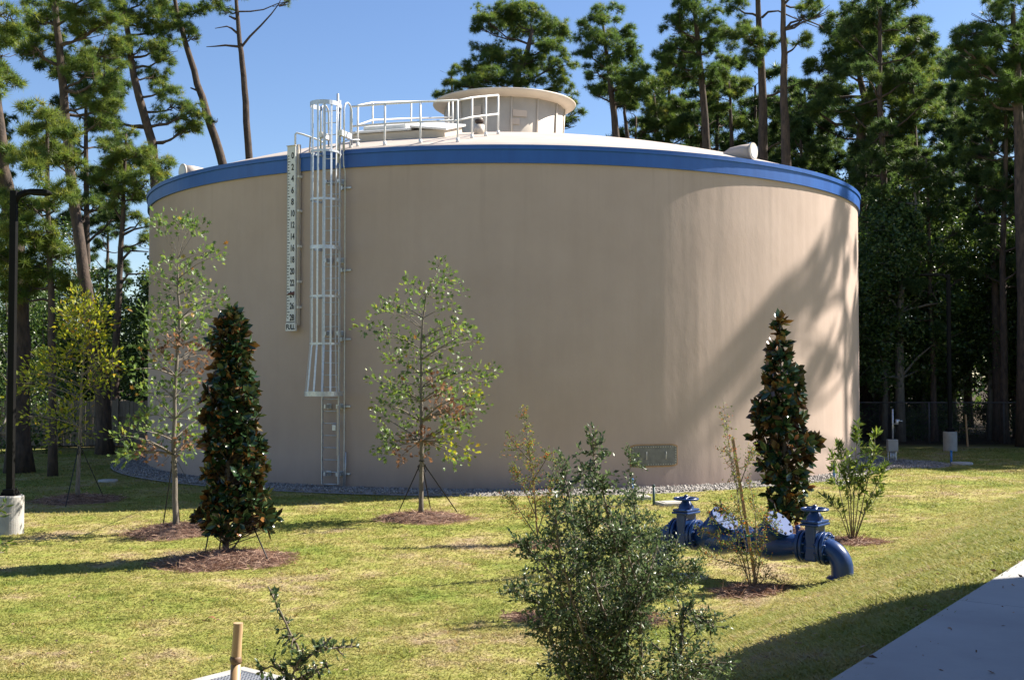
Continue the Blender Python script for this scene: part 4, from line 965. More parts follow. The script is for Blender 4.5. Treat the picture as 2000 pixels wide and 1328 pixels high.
def magnolia(label, base_px, top_px, prof, nros, group, seed, gap=0.0, Yg=None):
    g_ = ground(*base_px); Y = g_.y; k = Y / F; t = thing("magnolia_tree", label, "magnolia", g_, group)
    top = W(top_px[0], top_px[1], Y); w = MB()
    ax = lambda z: g_.lerp(top, (z - g_.z) / (top.z - g_.z))
    w.tube([g_ - Vector((0, 0, .1)), ax(g_.z + (top.z - g_.z) * .3), ax(g_.z + (top.z - g_.z) * .65), top], [.06, .045, .025, .008], 9); at(w.build("trunk", M['greybark'], t), g_)
    ys_ = [p[0] for p in prof]; P = []; D = []; AXS = []; RN = []; br = MB()
    ys_s = np.array(ys_, float); lx = np.array([p[1] for p in prof], float); rx_ = np.array([p[2] for p in prof], float)
    wt = np.maximum((rx_ - lx), 12); cum = np.cumsum(np.concatenate([[0], (wt[1:] + wt[:-1]) / 2 * np.diff(ys_s)]))
    for i in range(nros):
        py = np.interp(random.random() * cum[-1], cum, ys_s); a, b_ = np.interp(py, ys_s, lx), np.interp(py, ys_s, rx_)
        c = W((a + b_) / 2, py, Y); r = max(.03, (b_ - a) / 2 * k * (1.04 + .26 * math.sin(py * .09 + seed) * math.sin(py * .043)) - .05); th = random.uniform(0, 2 * PI); q = random.random() ** .38
        if random.random() < gap: q *= .4
        c2 = c + Vector((math.cos(th) * r * q * .93, math.sin(th) * r * q * .93, 0)); out = Vector((math.cos(th), math.sin(th), 0))
        a0 = ax(max(g_.z + .15, c2.z - .35 * r * q - .08)); br.tube([a0, a0.lerp(c2, .6) + Vector((0, 0, -.02)), c2], [.014, .009, .006], 4, False)
        dirv = (out * (.3 + q) * 1.0 + Vector((0, 0, .42 + .9 * (py < ys_[0] + 60))) + Vector(rng.normal(size=3)) * .28).normalized()
        nl = random.randint(7, 10); s1 = dirv.orthogonal().normalized(); s2 = dirv.cross(s1)
        for j in range(nl):
            an = 2.4 * j + random.uniform(-.3, .3); op = random.uniform(.65, 1.45)
            d = dirv * math.cos(op) + (s1 * math.cos(an) + s2 * math.sin(an)) * math.sin(op)
            P.append(tuple(c2 - dirv * .05 * (j / nl))); D.append(tuple(d)); AXS.append(tuple(dirv)); RN.append(random.random() * (1 if random.random() > .03 else 1.05))
    at(br.build("branches", M['limb'], t), g_)
    P = np.array(P); D = np.array(D); nn_ = len(P); R = basis(D, np.zeros(nn_))
    # upper leaf face turned to the tree's outside and up
    x = np.cross(D, np.array(AXS)); x /= np.linalg.norm(x, axis=1, keepdims=True) + 1e-9; dn = D / np.linalg.norm(D, axis=1, keepdims=True)
    y = np.cross(dn, x); R = np.stack([x, y, dn], 2); roll = rng.normal(size=nn_) * 1.0
    cr, sr = np.cos(roll)[:, None], np.sin(roll)[:, None]; R = np.stack([x * cr + y * sr, -x * sr + y * cr, dn], 2)
    at(scatter("foliage", OV[0] * np.array([1.25, -1, 1]), OV[1], P, R, rng.uniform(.75, 1.25, nn_) * (.165 if seed == 1 else .205), M['magnolia'], t, np.array(RN), smooth=True), g_)
    return t, g_, top
mulch(441, 1098, 1.02, .85, .17, "broad pine straw mound under the left magnolia", 1500)
t, g_, top = magnolia("tall dense bronze-leaved magnolia between the left oak and the tank", (440, 1088), (455, 605),
    [(602, 446, 466), (620, 430, 478), (650, 416, 490), (700, 408, 502), (760, 402, 503), (800, 396, 506), (850, 388, 515), (900, 396, 520), (935, 405, 512), (970, 388, 534), (1010, 378, 546), (1035, 392, 536), (1036, 415, 515)], 500, "magnolias planted in the lawn", 1)
for a_, b_ in (((414, 1030), (397, 1096)), ((432, 1040), (426, 1078)), ((503, 1040), (531, 1104))):
    f_ = ground(*b_); w = MB(); w.cyl(f_ - Vector((0, 0, .05)), Vector((W(a_[0], a_[1], g_.y).x, g_.y + (f_.y - g_.y) * .3, W(a_[0], a_[1], g_.y).z + .1)), .013, 6); at(w.build("guy_stake", M['strap'], t), g_)
w = MB(); w.tube([g_ + Vector((.03, -.03, .05)), g_ + Vector((.16, -.05, .18)), g_ + Vector((.30, -.05, .38))], [.022, .018, .012], 6); at(w.build("side_stem", M['greybark'], t), g_)
gm_ = mulch(1535, 1040, .7, .6, .08, "low pine straw patch under the right magnolia behind the pipes", 300)
magnolia("slender open magnolia behind the blue pipes", (1540, 1036), (1521, 625),
    [(622, 1514, 1528), (660, 1500, 1549), (690, 1493, 1560), (740, 1484, 1570), (765, 1470, 1570), (800, 1461, 1580), (860, 1468, 1595), (892, 1492, 1588), (920, 1462, 1585), (970, 1486, 1595), (1000, 1500, 1584), (1018, 1520, 1560)], 215, "magnolias planted in the lawn", 2, .12)

def twiggy(label, cat, stems, Y, leaf, mat, size, twigs, tlen, nleaf, group, stem_r=.012, mats=None, name="yaupon_shrub", bark='twig', dy=.25, up=.5, basept=None, spread_first=.15, berries=0, lastpow=1.0):
    """stems: lists of picture points, base first"""
    sp = []
    for s in stems:
        y0 = random.uniform(-dy, dy); m_ = len(s); sp.append([W(x, y, Y + y0 * (i / max(1, m_ - 1))) for i, (x, y) in enumerate(s)])
    base = Vector(basept) if basept else sp[0][0].copy(); t = thing(name, label, cat, base, group); w = MB(); P = []; D = []; BP = []
    for s in sp:
        m_ = len(s); w.tube(s, [max(.0025, stem_r * (1 - .85 * i / (m_ - 1))) for i in range(m_)], 7)
    tot = [sum((s[i + 1] - s[i]).length for i in range(len(s) - 1)) for s in sp]
    for s, L_ in zip(sp, tot):
        for q in range(int(twigs * L_)):
            f_ = spread_first + (1 - spread_first) * random.random() ** lastpow; x = f_ * (len(s) - 1); i = min(int(x), len(s) - 2); p = s[i].lerp(s[i + 1], x - i); ax = (s[i + 1] - s[i]).normalized()
            d = (Vector(unit(1)[0]) + ax * .35 + Vector((0, 0, up * .4))).normalized(); l = tlen * random.uniform(.35, 1.15) * (1.15 - .75 * f_)
            e = p + d * l + Vector((0, 0, -.06 * l)); mid = p.lerp(e, .5) + Vector(rng.normal(size=3)) * l * .08
            w.tube([p, mid, e], [.0035, .0025, .0012], 4, False)
            for j in range(max(3, int(nleaf * l / tlen))):
                g = random.uniform(.12, 1.03); c = p.lerp(mid, g * 2) if g < .5 else mid.lerp(e, g * 2 - 1)
                if random.random() < .35: c = c + Vector(rng.normal(size=3)) * l * .16
                P.append(tuple(c)); D.append(tuple(d * .7 + Vector(unit(1)[0]) * .85 + Vector((0, 0, .25))))
                if berries and random.random() < berries: BP.append(tuple(c + Vector((0, 0, -.006)) + Vector(rng.normal(size=3)) * .008))
    at(w.build("stems", M[bark], t), base)
    P = np.array(P); D = np.array(D); nn_ = len(P); tv, tf = leaf
    at(scatter("foliage", tv, tf, P, basis(D, rng.random(nn_) * 6.28), size * rng.uniform(.6, 1.2, nn_), M[mat], t), base)
    if BP: at(scatter("berries", ico, icf, BP, basis(unit(len(BP)), rng.random(len(BP))), .0042, M['berry'], t, smooth=True, kind="stuff"), base)
    return t
ZB = lambda L_: [(1000 + .36 * x, 850 + .36 * y) for x, y in L_]
by = 6.5; bb_ = W(1195, 1500, by); bpt = onground(.57, by)
root = (1195, 1440)
def S(*pts): return [root] + ZB(pts)
bigst = [S((430,1080),(360,800),(340,560),(310,330),(270,170)), S((640,1000),(600,700),(540,520),(490,290),(450,150),(435,20)),
         S((430,1200),(330,900),(250,600),(240,430)), S((390,1000),(200,940),(50,870),(0,830)), S((900,1300),(920,1150),(930,930),(1040,1000),(1110,1040)), S((400,1300),(300,1200),(160,1220)),
         S((350,1100),(250,800),(120,640),(30,600)), S((560,1150),(430,760),(420,560),(400,400)), S((880,1350),(1000,1250),(1120,1230)), S((500,1200),(480,900),(560,640),(610,420)),
         S((760,1330),(1010,1330),(1110,1330)), S((300,1300),(200,1080),(140,980)), S((700,1200),(690,850),(620,620),(580,500)), S((500,1300),(560,1100),(700,900),(790,600))]
twiggy("big bushy yaupon shrub with small dark glossy leaves in the foreground", "shrub", bigst, by, LF, 'yaupon', .031, 66, .27, 32, "yaupon hollies", .013, dy=.5, basept=bpt, spread_first=.10, lastpow=1.1)
g_ = mulch(1215, 1207, .62, .5, .06, "pine straw mound under the second big yaupon, behind the foreground shrub", 300); rt = (1215, 1205)
twiggy("second dark yaupon standing behind the big foreground shrub before the pipes", "shrub", [[rt] + ZB([(720,820),(690,560),(660,380),(640,200),(640,100)]), [rt] + ZB([(780,850),(880,720),(1020,690)]), [rt] + ZB([(820,800),(850,700),(900,560)]), [rt] + ZB([(760,780),(780,620),(790,520)]), [rt] + ZB([(640,860),(560,680),(500,520),(455,330),(440,220)]), [rt] + ZB([(880,820),(960,760),(1010,730)]), [rt] + ZB([(600,900),(480,800),(420,720)]), [rt] + ZB([(700,820),(760,560),(740,420)]), [rt] + ZB([(650,760),(600,560),(580,450)])],
       g_.y, LF, 'yaupon', .042, 56, .36, 34, "yaupon hollies", .015, dy=.45, basept=g_, spread_first=.12, lastpow=1.0)
g_ = ground(1128, 1122)
twiggy("slim green yaupon half hidden behind the left of the big foreground shrub", "shrub", [[(1128, 1122), (1110, 1030), (1095, 950), (1088, 885)], [(1128, 1120), (1090, 1040), (1065, 985)], [(1128, 1120), (1140, 1020), (1150, 960)], [(1128, 1120), (1120, 1000), (1118, 930)]],
       g_.y, LF, 'yaupon', .042, 30, .36, 24, "yaupon hollies", .012, dy=.3, basept=g_, spread_first=.2)
w = MB()
g_ = mulch(1470, 1156, .55, .45, .07, "small pine straw mound under the orange-tinged yaupon and its stake", 700)
oy = g_.y
twiggy("thin orange-tinged yaupon tied to a leaning stake before the blue pipes", "shrub", [[(1468, 1152), (1455, 1060), (1440, 960), (1425, 880), (1412, 780)], [(1470, 1152), (1440, 1080), (1400, 1050), (1360, 1030)], [(1474, 1152), (1490, 1060), (1500, 1000), (1520, 1040)], [(1466, 1150), (1430, 1010), (1395, 985)], [(1470, 1152), (1478, 1080), (1475, 1000), (1462, 930)], [(1474, 1152), (1500, 1120), (1560, 1165)], [(1466, 1110), (1400, 1092), (1370, 1075)], [(1450, 1010), (1400, 1020), (1382, 1000)], [(1440, 960), (1462, 900), (1470, 870)]],
       oy, LF, 'yaupon_red', .033, 46, .26, 20, "yaupon hollies", .010, dy=.3, basept=g_, spread_first=.14, lastpow=.75)
w = MB(); pt_ = W(1463, 1046, oy); t_ = [o for o in bpy.data.objects if o.get('label', '').startswith("leaning raw pine stake")][0]
w.tube([pt_ + Vector((.04 * math.cos(a), .04 * math.sin(a), .006 * math.sin(3 * a))) for a in np.linspace(0, 2 * PI, 13)], .012, 5, False); at(w.build("tie_tape", M['tape'], t_), t_.location)
g_ = ground(1052, 1062)
twiggy("thin reddish yaupon before the tank, left of the big shrub's top", "shrub", [[(1052, 1062), (1044, 980), (1036, 900), (1028, 850), (1022, 797)], [(1050, 1050), (1010, 990), (980, 965)], [(1050, 1040), (1075, 960), (1085, 900)], [(1048, 1010), (1015, 935), (1000, 915)], [(1046, 990), (1080, 980), (1100, 960)], [(1040, 940), (1065, 900), (1070, 885)], [(1036, 900), (1008, 870), (992, 850)]],
       g_.y, LF, 'yaupon_red', .042, 46, .36, 22, "yaupon hollies", .012, dy=.3, basept=g_, spread_first=.15)
mulch(1052, 1066, .5, .4, .06, "small pine straw mound under the reddish yaupon", 250)
mulch(1035, 1206, .36, .28, .04, "pine straw patch behind the left side of the big foreground shrub", 200)
g_ = mulch(1668, 1060, .55, .42, .06, "small pine straw mound under the lance-leaved shrub", 500)
twiggy("upright light green shrub with lance-shaped leaves right of the blue pipes", "shrub", [[(1666, 1062), (1668, 960), (1672, 880), (1675, 828)], [(1664, 1060), (1655, 960), (1645, 900), (1640, 868)], [(1663, 1060), (1640, 960), (1625, 890)], [(1668, 1060), (1690, 960), (1705, 890), (1710, 848)], [(1668, 1060), (1695, 980), (1722, 930), (1728, 910)], [(1668, 1060), (1690, 1000), (1725, 955)], [(1662, 1060), (1640, 1000), (1608, 968)], [(1666, 1060), (1678, 960), (1692, 885)], [(1665, 1060), (1660, 950), (1655, 885)]],
       g_.y, LN, 'lance', .135, 17, .17, 12, None, .012, name="leafy_shrub", bark='twig', dy=.35, basept=g_, spread_first=.35, up=1.6, lastpow=.7)
fy = 3.5; fb_ = onground(W(575, 1300, fy).x, fy)
twiggy("small yaupon sprig with yellow-green berries beside the bamboo cane", "shrub", [[(560, 1480), (570, 1320), (585, 1288), (593, 1268)], [(585, 1288), (581, 1262), (568, 1239), (555, 1209), (538, 1175), (524, 1145)], [(580, 1300), (613, 1274), (629, 1262), (647, 1244)], [(613, 1276), (640, 1266), (690, 1262)], [(572, 1320), (555, 1312), (530, 1300), (508, 1310)], [(575, 1330), (600, 1315), (640, 1300)], [(570, 1340), (545, 1330), (520, 1330)], [(575, 1335), (610, 1320), (618, 1300)]],
       fy, OV, 'yaupon', .024, 95, .05, 7, "yaupon hollies", .0052, dy=.08, basept=fb_, spread_first=.2, berries=.16)
ly = 9.0
twiggy("feathery green shrub poking in at the left edge", "shrub", [[(-60, 1200), (-50, 1080), (-20, 1010), (12, 985)], [(-60, 1200), (-60, 1090), (-25, 1010), (22, 1002)], [(-60, 1200), (-55, 1110), (-25, 1070), (14, 1058)], [(-60, 1200), (-60, 1120), (-35, 1085), (8, 1078)]],
       ly, LN, 'lance', .07, 16, .08, 6, None, .006, name="leafy_shrub", dy=.2, basept=onground(W(-60, 1200, ly).x, ly), spread_first=.55)
# fallen leaves on the lawn
for i, (px, py, s_, lab) in enumerate(((412, 1212, .13, "curled brown dead leaf on the lawn above the bamboo cane"), (575, 1104, .09, "dead leaf on the grass at the right edge of the magnolia mound"), (636, 1116, .09, "small dead leaf on open grass right of the magnolia"))):
    g_ = ground(px, py); t = thing("fallen_leaf", lab, "dead leaf", g_, "dead leaves lying on the lawn"); tv, tf = oval_tpl(.32, .1)
    m_ = MB(); m_.add([(g_.x + (v[2] - .5) * s_, g_.y + v[0] * s_, g_.z + .02 + s_ * (.22 - (v[2] - .5) ** 2 * .9 + v[1] * .3)) for v in tv], tf, True); o = at(m_.build("blade", M['deadleaf'], t), g_)
    sd = o.modifiers.new("thick", 'SOLIDIFY'); sd.thickness = .003

# ================================================================== PINES SEEN ONE BY ONE
LG = "tall pines left of the tank"; CG = "tall pines behind the tank"; RG = "tall pines right of the tank"
pxpine("massive pine trunk at the left edge, shaded below and pale above", [(38, 918), (37, 740), (36, 560), (25, 440), (8, 330), (-8, 200), (-20, 40)], 34.3, .36,
       [(20, 30, 40, 45), (5, 110, 45, 45), (15, 160, 32, 30), (-30, 60, 50, 60), (-40, 150, 50, 50), (5, 300, 30, 28), (-30, 340, 50, 40)], tuft=.32, dens=1.1, group=LG, tone=(.3, 1))
pxpine("young bushy pine behind the left lamp head", [(103, 930), (102, 690), (100, 590), (97, 500), (93, 380), (92, 270), (90, 215)], 33, .12,
       [(88, 220, 40, 26), (62, 245, 32, 28), (125, 262, 42, 30), (95, 295, 60, 35), (70, 325, 50, 34), (140, 315, 40, 30), (55, 400, 62, 36), (110, 385, 45, 30), (45, 455, 65, 34), (85, 470, 45, 32), (30, 515, 60, 32), (85, 525, 40, 26), (120, 500, 26, 22), (130, 560, 24, 22), (20, 575, 44, 24), (35, 400, 40, 30), (10, 440, 40, 36), (60, 560, 40, 24), (15, 500, 40, 30)], tuft=.31, dens=1.45, group=LG, tone=(.35, 1))
pxpine("leaning dark pine behind the yellow-leaved tree", [(205, 893), (198, 760), (185, 690), (172, 585), (150, 440), (132, 270), (119, 130), (106, 10), (100, -90)], 42, .29,
       [(90, 30, 50, 38), (150, 10, 60, 40), (60, 90, 34, 28), (110, 95, 36, 30), (165, 60, 50, 42), (205, 100, 48, 50), (175, 140, 50, 40), (215, 150, 40, 42), (180, 200, 50, 34), (215, 205, 34, 26), (60, 95, 38, 22), (70, 45, 40, 30), (115, 150, 30, 22), (225, 40, 40, 40), (205, 235, 24, 16), (100, -40, 90, 50), (190, -20, 60, 40), (150, 395, 22, 30), (185, 405, 16, 14)], tuft=.33, dens=1.15, group=LG, tone=(.25, 1))
pxpine("pine with long side limbs behind the left edge of the tank roof", [(318, 770), (312, 480), (304, 360), (297, 280), (272, 190), (259, 135), (250, 70), (238, 10), (232, -70)], 54, .27,
       [(245, 20, 58, 36), (290, 50, 52, 34), (325, 50, 40, 28), (275, 90, 44, 28), (320, 92, 30, 26), (325, 112, 26, 22), (300, 150, 36, 26), (322, 172, 36, 24), (345, 205, 42, 26), (372, 222, 34, 20), (380, 250, 26, 22), (318, 236, 24, 14), (355, 255, 26, 12), (230, 90, 36, 30), (300, -10, 60, 34), (225, 240, 20, 14), (200, 225, 30, 20)], tuft=.34, dens=1.1, group=LG, tone=(.2, 1))
pxpine("vine-wrapped leaning pine over the left of the tank roof", [(478, 640), (452, 400), (436, 325), (410, 240), (386, 165), (362, 85), (344, 20), (330, -60)], 56, .26,
       [(352, 40, 40, 24), (372, 66, 24, 22), (330, 15, 46, 22), (382, 72, 14, 14), (420, 238, 11, 10), (396, 18, 30, 14), (340, -30, 80, 30)], tuft=.32, group=LG, bare=[[(415, 255), (420, 275), (424, 300)], [(430, 300), (424, 275), (420, 262)], [(392, 180), (372, 172)]], tone=(.1, .9))
pxpine("nearly bare pine with a forked limb above the ladder side of the roof", [(498, 640), (490, 420), (486, 315), (480, 200), (473, 120), (466, 70), (462, 0), (460, -60)], 56, .215,
       [(430, 8, 34, 14), (452, -20, 40, 20), (562, 4, 14, 8), (440, 22, 14, 8)], tuft=.30, dens=.8, group=LG, bare=[[(472, 92), (488, 72), (510, 50), (530, 28), (545, 8), (552, -10)], [(470, 92), (440, 89), (420, 91), (403, 92)], [(466, 68), (452, 56), (443, 52), (420, 56)], [(460, 38), (447, 32)], [(545, 12), (556, 10)]])
pxpine("slim pine with a full round crown just left of the tank", [(222, 878), (226, 700), (231, 600), (234, 520), (240, 420), (243, 340), (246, 262)], 47, .17,
       [(246, 275, 32, 22), (225, 300, 34, 24), (270, 300, 40, 26), (300, 318, 42, 26), (205, 325, 34, 20), (250, 335, 50, 30), (290, 352, 50, 24), (325, 330, 24, 18), (190, 345, 28, 14), (235, 372, 36, 20), (275, 385, 30, 18), (280, 430, 24, 26), (285, 470, 20, 22), (225, 400, 18, 12)], tuft=.31, dens=1.15, group=LG, bare=[[(236, 510), (255, 490), (290, 492)], [(238, 460), (262, 448), (292, 442)], [(232, 560), (250, 536), (290, 535)], [(238, 430), (228, 415), (222, 402)]], tone=(.3, 1))
pxpine("broad umbrella-crowned pine behind the roof ventilator", [(1016, 720), (1013, 320), (1010, 175), (1012, 140), (1030, 100), (1040, 60)], 66, .34,
       [(985, 22, 56, 18), (1040, 20, 30, 14), (950, 42, 30, 20), (1000, 50, 56, 24), (1060, 55, 54, 20), (1098, 70, 28, 18), (945, 58, 22, 10), (955, 100, 40, 22), (925, 135, 40, 22), (990, 120, 54, 26), (1045, 118, 44, 22), (1090, 125, 36, 22), (915, 165, 28, 20), (960, 155, 46, 22), (1020, 158, 44, 20), (1095, 165, 34, 22), (1115, 195, 24, 18), (1125, 222, 14, 12), (1110, 245, 18, 18), (1075, 90, 36, 20)], tuft=.36, dens=1.55, group=CG, tone=(.1, .95))
pxpine("small distant pine left of the roof ventilator", [(886, 700), (884, 260), (882, 150)], 82, .2, [(880, 140, 22, 16), (868, 160, 22, 16), (896, 165, 26, 18), (880, 185, 36, 16)], tuft=.36, dens=1.0, group=CG, far=True, tone=(.3, 1))
pxpine("upright pine standing clear right of the roof ventilator", [(1212, 720), (1207, 300), (1202, 250), (1194, 180), (1186, 110), (1178, 50)], 60, .25,
       [(1182, 30, 42, 18), (1150, 55, 30, 20), (1215, 58, 34, 24), (1175, 80, 46, 22), (1238, 92, 22, 28), (1205, 112, 48, 24), (1150, 105, 24, 14), (1165, 140, 34, 18), (1215, 150, 48, 24), (1188, 178, 40, 18), (1235, 185, 34, 20), (1255, 150, 20, 26), (1225, 205, 24, 12), (1160, 178, 20, 14)], tuft=.35, dens=1.5, group=CG, tone=(.05, .8))
pxpine("second thinner pine trunk close beside the upright pine", [(1240, 720), (1226, 270), (1219, 220), (1224, 180)], 63, .15, [(1245, 195, 26, 16), (1222, 170, 26, 16), (1262, 180, 20, 14)], tuft=.34, dens=1.35, group=CG)
pxpine("low spreading pine over the middle of the roof edge", [(1288, 720), (1285, 290), (1282, 240), (1278, 190)], 66, .2, [(1278, 165, 40, 18), (1310, 150, 34, 18), (1250, 255, 24, 10), (1300, 235, 40, 16), (1275, 215, 30, 12), (1320, 250, 40, 18), (1320, 205, 30, 16), (1290, 270, 26, 10)], tuft=.35, dens=1.4, group=CG, tone=(.15, 1))
pxpine("dark twin-stemmed pine right of the middle of the roof", [(1388, 720), (1381, 310), (1374, 200), (1366, 110), (1356, 20), (1352, -30)], 58, .24,
       [(1350, 10, 46, 22), (1320, 48, 36, 24), (1378, 45, 42, 26), (1345, 80, 52, 26), (1305, 90, 26, 14), (1392, 95, 30, 24), (1330, 115, 44, 20), (1375, 135, 40, 22), (1300, 115, 24, 12), (1340, 150, 34, 14), (1395, 160, 24, 16), (1400, 60, 22, 20), (1350, -20, 50, 20)], tuft=.34, dens=1.55, group=CG, tone=(0, .75))
pxpine("tall bare-stemmed pine behind the right hood vent", [(1496, 720), (1491, 320), (1489, 200), (1486, 100), (1480, 0), (1476, -90)], 54, .27, [(1440, 70, 40, 18), (1465, 80, 40, 22), (1430, 12, 34, 14), (1500, 85, 34, 20), (1480, 110, 30, 16), (1480, -70, 80, 40), (1450, 45, 22, 12)], tuft=.34, dens=1.35, group=CG, bare=[[(1488, 35), (1500, 24), (1520, 22), (1560, 40), (1600, 55)], [(1490, 190), (1510, 186), (1540, 172), (1580, 155)], [(1491, 300), (1508, 285), (1530, 275)]], tone=(.1, .9))
pxpine("tall bare-stemmed pine right of the hood vent with a wide top limb", [(1540, 720), (1535, 320), (1532, 200), (1530, 60), (1528, -90)], 51, .26, [(1590, 10, 34, 16), (1612, 25, 24, 14), (1570, 30, 28, 14), (1560, 80, 30, 18), (1530, -80, 70, 40)], tuft=.33, group=RG, bare=[[(1531, 62), (1545, 45), (1570, 38), (1600, 50), (1625, 72)], [(1531, 10), (1545, -5), (1560, -12)]], tone=(.1, .9))
pxpine("slim pine trunk between the two bare-stemmed pines and the dark pine", [(1436, 720), (1430, 300), (1427, 220), (1424, 150)], 62, .15, [(1422, 120, 26, 16), (1412, 150, 34, 18), (1440, 170, 28, 16), (1405, 190, 24, 14), (1450, 240, 20, 20), (1412, 210, 26, 12)], tuft=.35, dens=1.4, group=CG, tone=(.2, 1))
pxpine("round-crowned pine with a crooked fork over the right roof edge", [(1690, 800), (1683, 360), (1680, 280), (1690, 190), (1682, 160), (1672, 120)], 53, .30,
       [(1690, 45, 56, 20), (1650, 70, 46, 22), (1720, 70, 46, 24), (1680, 90, 60, 26), (1630, 100, 40, 24), (1740, 60, 24, 14), (1600, 130, 36, 24), (1640, 140, 44, 22), (1590, 170, 30, 20), (1700, 120, 40, 18), (1620, 195, 34, 18), (1580, 210, 36, 24)], tuft=.34, dens=1.25, group=RG, tone=(.08, .9))
pxpine("yellow-topped bushy pine right of the crooked pine", [(1796, 820), (1788, 420), (1784, 250), (1780, 120)], 52, .26,
       [(1782, 85, 44, 18), (1750, 105, 34, 22), (1810, 110, 34, 24), (1780, 140, 56, 26), (1740, 150, 36, 26), (1825, 165, 30, 28), (1770, 185, 56, 26), (1720, 190, 36, 24), (1800, 210, 44, 26), (1750, 230, 50, 26), (1700, 240, 40, 24), (1760, 270, 26, 18), (1690, 215, 30, 22)], tuft=.33, dens=1.25, group=RG, tone=(.15, 1))
pxpine("tall dark pine filling the top right corner", [(2002, 850), (1996, 420), (1990, 260), (1985, 120), (1978, 10)], 45, .28,
       [(1972, 10, 50, 22), (1930, 40, 46, 26), (1985, 55, 46, 28), (1900, 65, 40, 24), (1945, 85, 56, 28), (1880, 92, 26, 16), (1905, 110, 40, 20), (1980, 110, 40, 28), (1930, 130, 50, 22), (1985, 160, 40, 28), (1890, 140, 40, 18), (1960, 190, 40, 24), (1910, 185, 40, 20), (2020, 60, 50, 40), (2020, 150, 50, 50)], tuft=.33, dens=1.25, group=RG, tone=(0, .7))
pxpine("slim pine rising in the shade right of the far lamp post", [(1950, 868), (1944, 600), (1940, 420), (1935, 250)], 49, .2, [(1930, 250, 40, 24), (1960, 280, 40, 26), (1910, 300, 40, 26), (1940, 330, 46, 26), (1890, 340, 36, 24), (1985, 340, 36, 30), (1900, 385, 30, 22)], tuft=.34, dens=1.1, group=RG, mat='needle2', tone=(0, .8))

# ------------------------------------------------------------------ generic pines, copied
def gen_pine(h, r, crown_from, seed, nclump, spread, lean=.3):
    random.seed(seed)
    tr = [(0, 0, -.1), (.05, 0, h * .25), (lean * .4, .1, h * .5), (lean * .8, -.1, h * .75), (lean, 0, h * .97)]; cl = []
    for i in range(nclump):
        f_ = i / (nclump - 1); z = h * (crown_from + (1 - crown_from) * f_); sp = spread * (1 - .75 * abs(f_ - .35) ** 1.3) * random.uniform(.35, 1.0); a = i * 2.4 + random.uniform(-.5, .5)
        rx = random.uniform(.75, 1.35) * spread / 2.9; cl.append(((lean * f_ + sp * math.cos(a), sp * math.sin(a), z), (rx, rx, rx * .62)))
    return tr, cl
PROTO = []; tall = [(21, .24, .50, 11, 24, 2.9), (18.5, .21, .42, 12, 22, 2.6), (23, .27, .55, 13, 24, 3.2), (16, .18, .34, 14, 22, 2.3)]
PP = "deep-wood pine trunk and crown among the trees "
def region(x, y):
    px = 1000 + F * x / y
    if x < -8:
        z = "at the left picture edge" if px < 30 else "beside the massive left trunk" if px < 110 else "behind the yellow-leaved tree" if px < 215 else "in the gap left of the tank" if px < 290 else "hidden behind the left half of the tank"
        return z + (", close to the wooden fence" if y < 53 else ", deep beyond the wooden fence"), "left background"
    if x < 12 and px < 1240: return "far behind the tank" + (", nearer row" if y < 70 else ", middle row" if y < 76 else ", rear row"), "middle background"
    if x > .455 * y: return "right of the picture" + (", at the lawn's edge" if y < 45 else ", second row" if y < 48 else ", deeper in the wood"), "right side"
    z = "between the upright pine and the twin-stemmed pine" if px < 1345 else "behind the dark twin-stemmed pine" if px < 1415 else "left of the two bare-stemmed pines" if px < 1480 else "behind the two bare-stemmed pines" if px < 1560 else "over the right rim of the tank" if px < 1690 else "by the grey-trunked oak" if px < 1790 else "behind the far lamp post" if px < 1880 else "between the far lamp and the right edge" if px < 1950 else "at the right picture edge"
    return z + (", front row" if y < 50.5 else ", second row" if y < 56 else ", third row" if y < 62 else ", fourth row" if y < 67.5 else ", fifth row" if y < 72.5 else ", farthest row"), "right background"
spots = []
rs = np.random.default_rng(21)
for x, y in [(16.5, 50.5), (19.5, 53), (18.3, 57), (22.5, 51), (21.5, 56.5), (24.5, 58), (26, 53.5), (28.5, 57), (25, 62.5), (20, 63), (29.5, 63), (17.2, 66), (23, 68), (31, 68.5), (27, 70), (13.5, 68), (15.5, 61.5), (14.6, 56.5), (33, 60), (12, 62.5), (35, 66)]: spots.append((x, y, rs.uniform(.82, 1.0) * (.64 if x > 19 and y < 58 else 1), None))
for x, y in [(20.5, 47.5), (23.5, 49), (18.0, 48.6)]: spots.append((x, y, rs.uniform(.78, .9), None))
for x, y in [(-24, 52), (-28, 47), (-20.5, 55), (-26.5, 58), (-31, 55), (-22, 62)]: spots.append((x, y, rs.uniform(.66, .85), None))
for x, y in [(9.5, 74), (5.5, 77), (13, 78), (17, 75), (21, 77), (11.6, 72), (14.2, 74), (8.0, 79), (16.2, 70), (12.6, 82), (10.4, 84), (18.6, 80), (15.4, 84)]: spots.append((x, y, rs.uniform(.72, .9), None))
for x, y, s, v in [(7.6, 67, 1.16, 3), (9.4, 70, 1.22, 1), (10.9, 66, 1.2, 3), (12.2, 69, 1.18, 1), (13.6, 65, 1.25, 3), (15.4, 68, 1.2, 3), (16.6, 63.5, 1.05, 1), (5.9, 71, 1.1, 3), (11.6, 73, 1.3, 3)]: spots.append((x, y, s, v))
